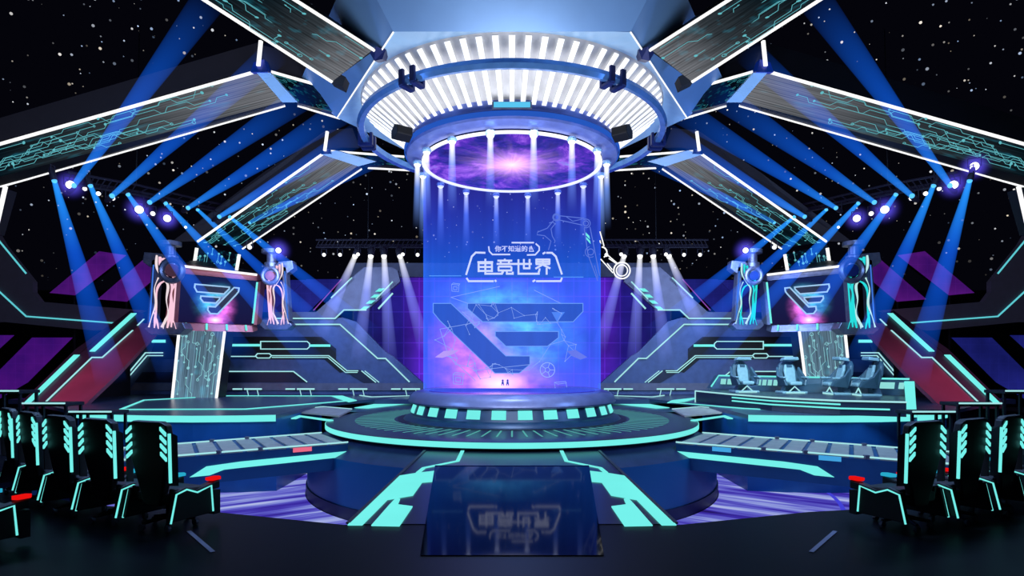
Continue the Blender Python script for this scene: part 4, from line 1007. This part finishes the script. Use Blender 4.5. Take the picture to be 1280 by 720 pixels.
        obj('led_surface', MB().prism([P(*q, 31, s) for q in poly_], (0, .05, 0)), m_, o)
        lo_ = max(poly_, key=lambda q: q[1]); pb = P(*lo_, 31.2, s)
        obj('support_post', MB().tube([pb + V((0, 0, .1)), V((pb.x, pb.y, -1.9))], .06, 6), BLACK, o)
        obj('backing', MB().prism([P(x + (-2 if x < 100 else 2), y + .8, 31.1, s) for x, y in poly_], (0, .2, 0)), BLACK, o)
    for i, (poly_, lab) in enumerate((
        ([(341, 390), (383, 349), (427, 349), (385, 390)], f'blue slanted LED panel between {sn} screen and the set wall, inner one'),
        ([(300, 390), (345, 350), (381, 350), (340, 390)], f'blue slanted LED panel just behind the {sn} screen, outer one'))):
        o = thing('slanted_led_panel', lab, 'LED panel', P(*poly_[0], 31, s), 'slanted LED panels')
        obj('led_surface', MB().prism([P(*q, 31, s) for q in poly_], (0, .05, 0)), LEDBLUE, o)
        lo_ = max(poly_, key=lambda q: q[1]); pb = P(*lo_, 31.2, s)
        obj('support_post', MB().tube([pb + V((0, 0, .1)), V((pb.x, pb.y, .4))], .06, 6), BLACK, o)
        obj('backing', MB().prism([P(x, y + .8, 31.1, s) for x, y in poly_], (0, .2, 0)), BLACK, o)
        if i == 0: obj('edge_line', MB().ribbon([P(427, 349, 30.95, s), P(392, 388, 30.95, s)], .05, nrm, .02), neon('led_edge_pink', (150, 80, 190), .8), o)
    # barrier desks
    for i, (xa, xb, yy, hh, lab) in enumerate(((29, 82, 504, 527, 'middle'), (87, 140, 514.5, 532, 'inner'), (-22, 24, 488.5, 520, 'outer'))):
        d = 15.5; a, b = P(xa, yy, d, s), P(xb, yy, d, s); c = lerp(a, b, .5)
        fz = 0.0
        dk = thing('barrier_desk', f'{lab} dark barrier desk with a pale lit top edge on the {sn} behind the seats', 'desk', (c.x, c.y + .3, fz), 'barrier desks behind the seats')
        obj('top', MB().prism([a, b, b + V((0, .7, 0)), a + V((0, .7, 0))], (0, 0, -.09)), DARK, dk, bevel=.02)
        obj('edge_light', MB().tube([a + V((0, -.03, .0)), b + V((0, -.03, 0))], .025, 6), PALE, dk)
        for q_ in (a + (b - a) * .03, b + (a - b) * .05):
            for yy_ in (.08, .62): obj('leg', MB().box((q_.x, q_.y + yy_, (q_.z - .09) / 2), (.06, .06, q_.z - .09)), DARK, dk)
    # terrace under the desks
    tag(obj('floor_terrace_' + sn, MB().prism([V((s * 9.95, -6.9, -.01)), V((s * 26, -2.9, -.01)), V((s * 26, 1, -.01)), V((s * 13.9, -.9, -.01)), V((s * 12, -2.2, -.01))], (0, 0, -.3)), DARK), kind='structure')
# the LED backdrop
bd = thing('led_backdrop', 'wide blue and violet gridded LED backdrop behind the light tube', 'LED wall', (0, 14.2, .5))
z0 = P(640, 493, 34).z; z1 = P(640, 346, 34).z
obj('led_surface', MB().quad(V((-9.2, 14, z0)), V((9.2, 14, z0)), V((9.2, 14, z1)), V((-9.2, 14, z1))), backdrop_mat(), bd)
obj('frame', MB().box((0, 14.25, (z0 + z1) / 2), (18.6, .4, z1 - z0 + .1)), DARK, bd)
obj('header', MB().box((0, 13.9, z1 + .35), (18.6, .5, .8)), GREY, bd)
obj('sill', MB().box((0, 13.8, z0 + .02), (18.6, .5, .3)), GREYB, bd)
tag(obj('floor_rear', MB().box((0, 11.5, .38), (44, 12, .2)), PLAT), kind='structure')

# ------------------------------------------------------------------ gaming station with racing seats (right platform)
gs = thing('gaming_station', 'low dark gaming station with cyan outlines and lit windows on the right platform', 'gaming station', (9.6, .2, .5))
z = lambda x, y, h: PZ(x, y, h, L)
fr_ = [z(869, 488.6, .95), z(915, 493, .95), z(965, 497, .95), z(1050, 501, .95), z(1133, 502.7, .95)]
bk_ = [P(1136, 476, 20.6), P(888, 471, 25.2)]
bk_ = [V((q.x, q.y, .95)) for q in bk_]
obj('deck', MB().prism(fr_ + bk_, (0, 0, -.44)), STAGE, gs)
def frz(k, h): return [V((q.x, q.y - .015, h)) for q in fr_]
obj('top_edge_light', MB().tube(frz(0, .95), .03, 6), PALE, gs)
obj('left_post_light', MB().tube([V((fr_[0].x, fr_[0].y - .02, .5)), V((fr_[0].x, fr_[0].y - .02, .95))], .03, 6), PALE, gs)
for h, a, b in ((.84, .25, .78), (.72, .25, .99)):
    pts_ = [lerp(fr_[i], fr_[i + 1], u) for i in range(4) for u in (0, .25, .5, .75)] + [fr_[4]]
    pts_ = pts_[int(a * 16):int(b * 16) + 1]
    pts_ = [V((q.x, q.y - .02, h)) for q in pts_]
    obj('front_line_light', MB().tube(pts_, .028, 6), CYAN, gs)
rr0 = V((fr_[4].x, fr_[4].y, .95)); rr1 = bk_[0]
obj('right_edge_light', MB().prism([rr0 + V((-.02, -.03, .01)), rr0 + V((.26, -.03, .01)), rr1 + V((.2, 0, .5)), rr1 + V((-.15, 0, .5))], (0, .03, -.03)), CYAN, gs)
obj('right_fascia', MB().prism([rr0 + V((0, -.03, 0)), rr0 + V((.26, -.03, 0)), V((rr0.x + .3, rr0.y - .03, .5)), V((rr0.x, rr0.y - .03, .5))], (0, .2, 0)), CYAN, gs)
dk0, dk1 = bk_[1], bk_[0]; h_ = .58
obj('rear_console', MB().prism([dk0, dk1, dk1 + V((0, 0, h_)), dk0 + V((.35, 0, h_))], (0, .5, 0)), SEATD, gs)
obj('console_top_light', MB().tube([dk0 + V((.02, -.03, .1)), dk0 + V((.35, -.03, h_)), dk1 + V((0, -.03, h_))], .035, 6), CYAN, gs)
for u0, u1 in ((.06, .09), (.10, .13), (.27, .29), (.30, .32), (.33, .35), (.36, .38), (.39, .41), (.875, .935), (.955, .975)):
    a, b = lerp(dk0, dk1, u0), lerp(dk0, dk1, u1)
    o_ = V((0, -.05, 0))
    obj('console_window', MB().prism([a + o_ + V((0, 0, .22)), b + o_ + V((0, 0, .22)), b + o_ + V((.03, 0, .45)), a + o_ + V((.03, 0, .45))], (0, .04, 0)), neon('window_aqua', (150, 232, 228), .9), gs)
def racing_seat(label):
    t_ = thing('racing_seat', label, 'gaming seat', (0, 0, 0), 'grey racing seats on the station')
    # faces -y
    obj('base', MB().box((0, .0, .04), (.95, .6, .08)), SEATG, t_, bevel=.02)
    obj('base_light', MB().box((0, -.32, .03), (.7, .03, .05)), PALE, t_)
    obj('pedestal', MB().prism([V((-.22, .15, .08)), V((.22, .15, .08)), V((.14, .1, .32)), V((-.14, .1, .32))], (0, .25, 0)), SEATD, t_)
    obj('yoke', MB().tube([V((-.2, -.26, .08)), V((0, -.26, .26)), V((.2, -.26, .08))], .025, 6), PALE, t_)
    sh = MB().prism([V((-.3, .1, .3)), V((.3, .1, .3)), V((.4, .24, .7)), V((.3, .32, 1.05)), V((.16, .34, 1.2)), V((-.16, .34, 1.2)), V((-.3, .32, 1.05)), V((-.4, .24, .7))], (0, .14, .02))
    obj('shell', sh, SEATD, t_, bevel=.04)
    for k in (-1, 1):
        obj('side_wing', MB().prism([V((k * .3, .2, .25)), V((k * .3, -.4, .3)), V((k * .36, -.34, .52)), V((k * .42, .0, .68)), V((k * .36, .26, 1.0)), V((k * .34, .3, .6))], (k * .1, 0, 0)), SEATD, t_, bevel=.03)
        obj('armrest', MB().box((k * .43, -.2, .6), (.12, .36, .06)), SEATG, t_, bevel=.02)
    obj('backrest', MB().prism([V((-.19, .08, .42)), V((.19, .08, .42)), V((.22, .2, .85)), V((.16, .26, 1.08)), V((-.16, .26, 1.08)), V((-.22, .2, .85))], (0, -.1, 0)), SEATG, t_, bevel=.04)
    obj('headrest', MB().box((0, .16, 1.02), (.2, .08, .12)), SEATD, t_, bevel=.02)
    obj('seat_cushion', MB().box((0, -.16, .38), (.46, .5, .14)), SEATG, t_, bevel=.05)
    obj('hood', MB().prism([V((-.3, .3, 1.2)), V((.3, .3, 1.2)), V((.26, .3, 1.32)), V((-.26, .3, 1.32))], (0, -.34, .05)), SEATG, t_, bevel=.03)
    obj('hood_post', MB().box((0, .36, 1.18), (.14, .1, .3)), SEATD, t_)
    return t_
seat0 = None
for (px, d, ry, lab) in ((930, 22.6, 4, 'grey racing seat facing the audience, leftmost on the gaming station'), (989, 22.0, 2, 'grey racing seat facing the audience, second from left, just left of the LED pillar'),
                         (1046, 21.2, -92, 'grey racing seat turned sideways, just right of the LED pillar'), (1083, 20.4, -98, 'grey racing seat turned sideways, rightmost on gaming station by the lit windows')):
    c = P(px, 480, d); c.z = .95
    if seat0 is None:
        seat0 = racing_seat(lab); seat0.location = c; seat0.rotation_euler = (0, 0, math.radians(ry))
    else:
        dup(seat0, c, math.radians(ry), lab)

# ------------------------------------------------------------------ audience gaming chairs
def audience_chair(s):
    """faces +y; s is the stage half it stands in; the red pad is on the runway side"""
    t_ = thing('gaming_chair', 'x', 'chair', (0, 0, 0), 'black gaming chairs of the audience')
    def bk(x, y, zz): return V((x, y - (zz - .4) * .03, zz))
    bt = MB().prism([bk(-.14, -.26, .32), bk(.14, -.26, .32), bk(.28, -.27, .75), bk(.37, -.3, 1.14), bk(.34, -.31, 1.38), bk(.24, -.31, 1.42), bk(-.24, -.31, 1.42), bk(-.34, -.31, 1.38), bk(-.37, -.3, 1.14), bk(-.28, -.27, .75)], (0, .1, 0))
    back = obj('backrest', bt, CHAIRB, t_, bevel=.02)
    for k in (-1, 1):
        for j in range(4):
            zc = 1.305 - .105 * j
            q = [bk(k * .35, -.325, zc - .065), bk(k * .35, -.325, zc - .018), bk(k * .255, -.325, zc + .055), bk(k * .255, -.325, zc + .008)]
            if k < 0: pass
            obj('light_slash', MB().prism(q, (0, .02, 0)), CYAN, back)
        w_ = obj('side_bolster', MB().prism([bk(k * .37, -.3, 1.30), bk(k * .37, -.3, .62), bk(k * .39, -.2, .6), bk(k * .39, -.2, 1.24)], (k * .02, 0, 0)), CHAIRB, t_)
        if k == -s: obj('strip_light', MB().prism([bk(k * .40, -.33, 1.28), bk(k * .40, -.30, 1.28), bk(k * .40, -.30, .66), bk(k * .40, -.33, .66)], (k * .022, 0, 0)), CYAN, w_)
        # side panel with the outlined skirt
        sp = obj('side_panel', MB().prism([V((k * .36, -.34, .16)), V((k * .36, -.26, .53)), V((k * .36, -.1, .565)), V((k * .36, .06, .50)), V((k * .36, .3, .54)), V((k * .36, .34, .14))], (k * .06, 0, 0)), CHAIRB, t_, bevel=.01)
        ol = [V((k * .425, -.33, .15)), V((k * .425, -.25, .50)), V((k * .425, -.1, .535)), V((k * .425, .06, .465)), V((k * .425, .28, .51)), V((k * .425, .31, .16))]
        obj('outline_light', MB().tube(ol, .0115, 6), CYAN, sp)
        obj('armrest_post', MB().prism([V((k * .27, .3, .44)), V((k * .27, .46, .42)), V((k * .27, .46, .1)), V((k * .27, .36, .1))], (k * .12, 0, 0)), CHAIRB, t_)
        am = obj('armrest', MB().prism([V((k * .27, -.24, .56)), V((k * .27, .2, .52)), V((k * .27, .46, .56)), V((k * .27, .46, .44)), V((k * .27, -.24, .44))], (k * .12, 0, 0)), CHAIRB, t_, bevel=.02)
        pad = [V((k * .26, .33, .562)), V((k * .26, .47, .562)), V((k * .33, .50, .562)), V((k * .40, .46, .562)), V((k * .40, .33, .562)), V((k * .33, .30, .562))]
        pm = (RED if k == -s else PADCYAN)
        o = obj('armrest_pad', MB().prism(pad, (0, 0, .035)), pm, am)
        o['label'] = 'red armrest pad' if k == -s else 'cyan armrest pad'
    obj('seat', MB().box((0, .06, .42), (.64, .62, .14)), CHAIRB, t_, bevel=.04)
    obj('pedestal', MB().lathe([(.07, .36), (.05, .3), (.04, .12)], 12), CHAIRB, t_, smooth=True)
    for j in range(5):
        a = 2 * PI * j / 5 + .5; e = V((math.cos(a) * .32, math.sin(a) * .32, .09))
        lg = obj('base_leg', MB().tube([V((0, 0, .14)), e], [.035, .022], 6), DARK, t_)
        obj('caster', MB().tube([V((e.x, e.y - .02, .045)), V((e.x, e.y + .02, .045))], .045, 10), GREY, lg)
    return t_
spots_l = [(212, 7.75, 'nearest the runway'), (151, 8.05, 'second from the runway'), (103, 8.5, 'third from the runway'), (66, 9.05, 'fourth from the runway'), (39, 9.7, 'outermost of the row')]
for s, sn in ((L, 'left'), (R, 'right')):
    proto = None
    if s < 0: sp_ = [(px, d, lab) for px, d, lab in spots_l]
    else: sp_ = [(153, 7.75, 'nearest the runway'), (95, 8.05, 'second from the runway'), (49, 8.5, 'third from the runway'), (12, 9.05, 'outermost of the row')]
    for px, d, lab in sp_:
        q = P(px, 655, d, s); q.z = 0
        ang = math.atan2(0 - q.y, 0 - q.x) - PI / 2
        label = f'black gaming chair with cyan light slashes in {sn} row, {lab}'
        if proto is None:
            proto = audience_chair(s); proto['label'] = label; proto.location = q; proto.rotation_euler = (0, 0, ang)
        else: dup(proto, q, ang, label)
    if s < 0:
        q = P(-44, 655, 6.7, s); q.z = 0
        dup(proto, q, math.atan2(-q.y, -q.x) - PI / 2, 'black gaming chair half cut by the lower left frame edge, closest of all')

# ------------------------------------------------------------------ lighting trusses, moving lamps and their beams
BB = beam_mat('blue_beam', (36, 140, 250), (14, 96, 230), .58, .9, .6)
BD = beam_mat('blue_beam_down', (36, 150, 250), (14, 90, 225), .58, 1.0, .65)
BW = beam_mat('white_beam', (255, 255, 255), (128, 140, 235), .5, 1.0, 1.2)
HALO = halo_mat('violet_halo', (92, 80, 235), .55, 12.0)
def truss(name, label, pts, h=.35):
    tr = thing(name, label, 'truss', pts[len(pts) // 2])
    for o_ in (V((0, 0, 0)), V((0, 0, h)), V((0, h, h / 2))):
        obj('chord', MB().tube([p_ + o_ for p_ in pts], .045, 6), TRUSSM, tr)
    br_ = MB(); n_ = 26
    def along(u):
        x = u * (len(pts) - 1); i = min(int(x), len(pts) - 2); return lerp(pts[i], pts[i + 1], x - i)
    for k_ in range(n_):
        a, b = along(k_ / n_), along((k_ + 1) / n_)
        br_.tube([a, b + V((0, 0, h))], .022, 4); br_.tube([a, b + V((0, h, h / 2))], .022, 4)
    obj('lattice', br_, TRUSSM, tr)
    for u in (.5, .95):
        a = along(u); obj('hanger', MB().tube([a + V((0, 0, h)), a + V((0, .2, 6))], .02, 6), BLACK, tr)
def lamp(px, py, d, s, label, group, target=None, r1=.5, bm=None, r=.1, halo=0):
    c = P(px, py, d, s)
    dv = (target - c).normalized() if target is not None else (CAM + V((0, 0, 2)) - c).normalized()
    lm = thing('stage_light', label, 'stage light', c, group)
    obj('housing', MB().tube([c - dv * .42, c - dv * .3, c - dv * .06, c - dv * .02], [r * .7, r * 1.15, r * 1.2, r * 1.05], 12), TRUSSM, lm, smooth=True)
    sd_ = dv.cross(V((0, 0, 1))).normalized() * r * 1.3; b_ = c - dv * .2
    obj('yoke', MB().tube([b_ + sd_, b_ + sd_ + V((0, 0, .28)), b_ - sd_ + V((0, 0, .28)), b_ - sd_], .02, 6), TRUSSM, lm)
    obj('lens', MB().sphere(c, r * .98, 12, 8), LAMPW if bm is not BB and bm is not BD else neon('lens_blue', (90, 190, 255), 1.2), lm, smooth=True)
    if target is not None:
        obj('beam', MB().tube([c + dv * .02, lerp(c, target, .5), target], [r * .9, (r + r1) / 2, r1], 32, cap=False), bm, lm, smooth=True)
    if halo: obj('haze_glow', MB().sphere(c, halo, 24, 16), HALO, lm, smooth=True)
for s, sn in ((L, 'left'), (R, 'right')):
    p = lambda x, y, d: P(x, y, d, s)
    truss('lighting_truss', f'dark {sn} lighting truss carrying the row of blue beam lamps', [p(84, 229, 18.4), p(120, 235, 19.3), p(170, 243, 20.8), p(260, 262, 25.2), p(330, 276, 28)])
    ups = [((92, 232, 18.5), (266, -6, 14.0), .34), ((140, 245, 19.6), (345, 66, 15.0), .32), ((187, 253, 21.2), (392, 112, 16.2), .36), ((235, 260, 23), (440, 132, 18.2), .40), ((274, 271, 23.4), (452, 166, 20.0), .40), ((312, 278, 25.6), (480, 196, 23.2), .30)]
    for i, (a, b, r1) in enumerate(ups):
        lamp(*a, s, f'{sn} truss lamp throwing a blue beam up toward the canopy, {ORD[i]} from outside', f'{sn} lamps aiming up', p(*b), r1, BB, .085)
    dns = [((68, 226, 18.1), (140, 480, 18.3), .44), ((113, 232, 19.0), (216, 470, 19.2), .44), ((160, 243, 20.4), (312, 456, 20.6), .46), ((207, 254, 22.2), (400, 462, 22), .46), ((247, 262, 25.4), (436, 440, 24), .42), ((287, 271, 25.0), (470, 420, 24.5), .38)]
    for i, (a, b, r1) in enumerate(dns):
        lamp(*a, s, f'{sn} truss lamp throwing a blue beam down onto the platform, {ORD[i]} from outside', f'{sn} lamps aiming down', p(*b), r1, BD, .075)
    dots = [(88, 231, .13, .62), (106, 236, .065, 0), (123, 242, .07, 0), (141, 248, .07, 0), (174, 262, .14, .7), (191, 267, .08, 0), (209, 273, .13, .62), (312, 309, .09, 0), (348, 313, .12, .75), (232, 284, .05, 0)]
    if s > 0: dots.append((62, 208, .13, .62))
    for i, (x, y, r_, h_) in enumerate(dots):
        d_ = 18.5 + (x - 88) * .026 if x > 80 else 18.4
        lamp(x, y, d_, s, f'{sn} bare white lamp under the truss, ' + ('bright with violet haze' if h_ else 'small and plain') + f', {["first", "second", "third", "fourth", "fifth", "sixth", "seventh", "eighth", "ninth", "tenth", "outermost"][i]} going inward' if i < 10 else f'{sn} bright lamp with violet haze out near the side arm', f'{sn} bare lamps', None, r=r_, halo=h_)
    truss('rear_truss', f'dark {sn} rear truss above the set wall with white spotlights', [p(395, 309, 27.8), p(460, 309, 27.6), p(535, 309, 27.6)])
    for i, (x, tx, ty) in enumerate(((444, 398, 425), (463.5, 447, 455), (480, 488, 458), (500, 532, 440))):
        lamp(x, 320, 27.4, s, f'white rear spotlight with a pale beam, {ORD[i]} from outside on the {sn} rear truss', f'{sn} rear spotlights', p(tx, ty, 26.2), .36, BW, .13)
    for i, (x, y) in enumerate(((405, 318.5), (425, 318.5), (522, 318.5), (447.5, 318), (503.5, 318))):
        lamp(x, y, 27.2, s, f'plain white bulb on the {sn} rear truss, ' + ('left of the spotlights', 'beside the outer spotlights', 'next to the tube', 'paired with the outermost spotlight', 'paired with the innermost spotlight')[i], f'{sn} rear bulbs', None, r=.085)

# ------------------------------------------------------------------ lamps and added fills that light the place, without fixtures
def light(typ, name, loc, energy, color, target=None, size=1.0, **k):
    ld = bpy.data.lights.new(name, typ); ld.energy = energy; ld.color = lin(color)[:3]
    if typ == 'AREA': ld.shape = 'DISK'; ld.size = size
    elif typ in ('POINT', 'SPOT'): ld.shadow_soft_size = size
    for a, b in k.items(): setattr(ld, a, b)
    o = bpy.data.objects.new(name, ld); COL.objects.link(o); o.location = loc
    if target is not None:
        o.rotation_euler = (V(target) - V(loc)).to_track_quat('-Z', 'Y').to_euler()
    return o
light('SPOT', 'tube_glow', (0, 0, 8.6), 1600, (120, 165, 255), (0, 0, 0), .3, spot_size=math.radians(150), spot_blend=.6)
light('AREA', 'canopy_fill', (0, -7, 2.6), 800, (240, 244, 255), (0, -1, 10.5), 5)  # added fill from below to brighten the hull
light('AREA', 'canopy_downlight', (0, -4.6, 9.0), 600, (205, 225, 255), (0, -5, 0), 3)
for s in (L, R):
    light('AREA', 'platform_fill', (s * 11, -7.5, 7.5), 700, (150, 192, 255), (s * 9.5, -1, -.5), 3)  # large blue fill added in place of the truss lamps' own light
    light('AREA', 'pit_wash', (s * 5, -12, 3.2), 130, (140, 185, 255), (s * 5.5, -6, -1), 2)
    light('AREA', 'stand_fill', (s * 18, -1.5, 2.2), 66, (255, 120, 160), (s * 17.6, 5, 1.5), 2, spread=math.radians(64))  # pink fill added to redden the sloped stand
    light('AREA', 'wing_wash', (s * 9, 3.5, 6.5), 420, (165, 190, 255), (s * 9.5, 9, 2), 3)
    light('AREA', 'stand_inner_wash', (s * 13.2, 5.0, 1.2), 40, (205, 150, 205), (s * 17.4, 9, 2.4), 1.0)
    light('AREA', 'arm_wash', (s * 9, -2.5, 5), 200, (165, 195, 255), (s * 8, 0, 10), 2)
light('AREA', 'station_fill', (9.0, -3.5, 5.5), 190, (200, 240, 255), (9.8, 2, .9), 2, spread=math.radians(80))  # fill added to lift the dark seats and station

scene.view_settings.view_transform = 'Standard'
scene.view_settings.look = 'None'
scene.cycles.transparent_max_bounces = 48
scene.cycles.max_bounces = 6
scene.cycles.sample_clamp_indirect = 4.0
scene.cycles.use_denoising = True
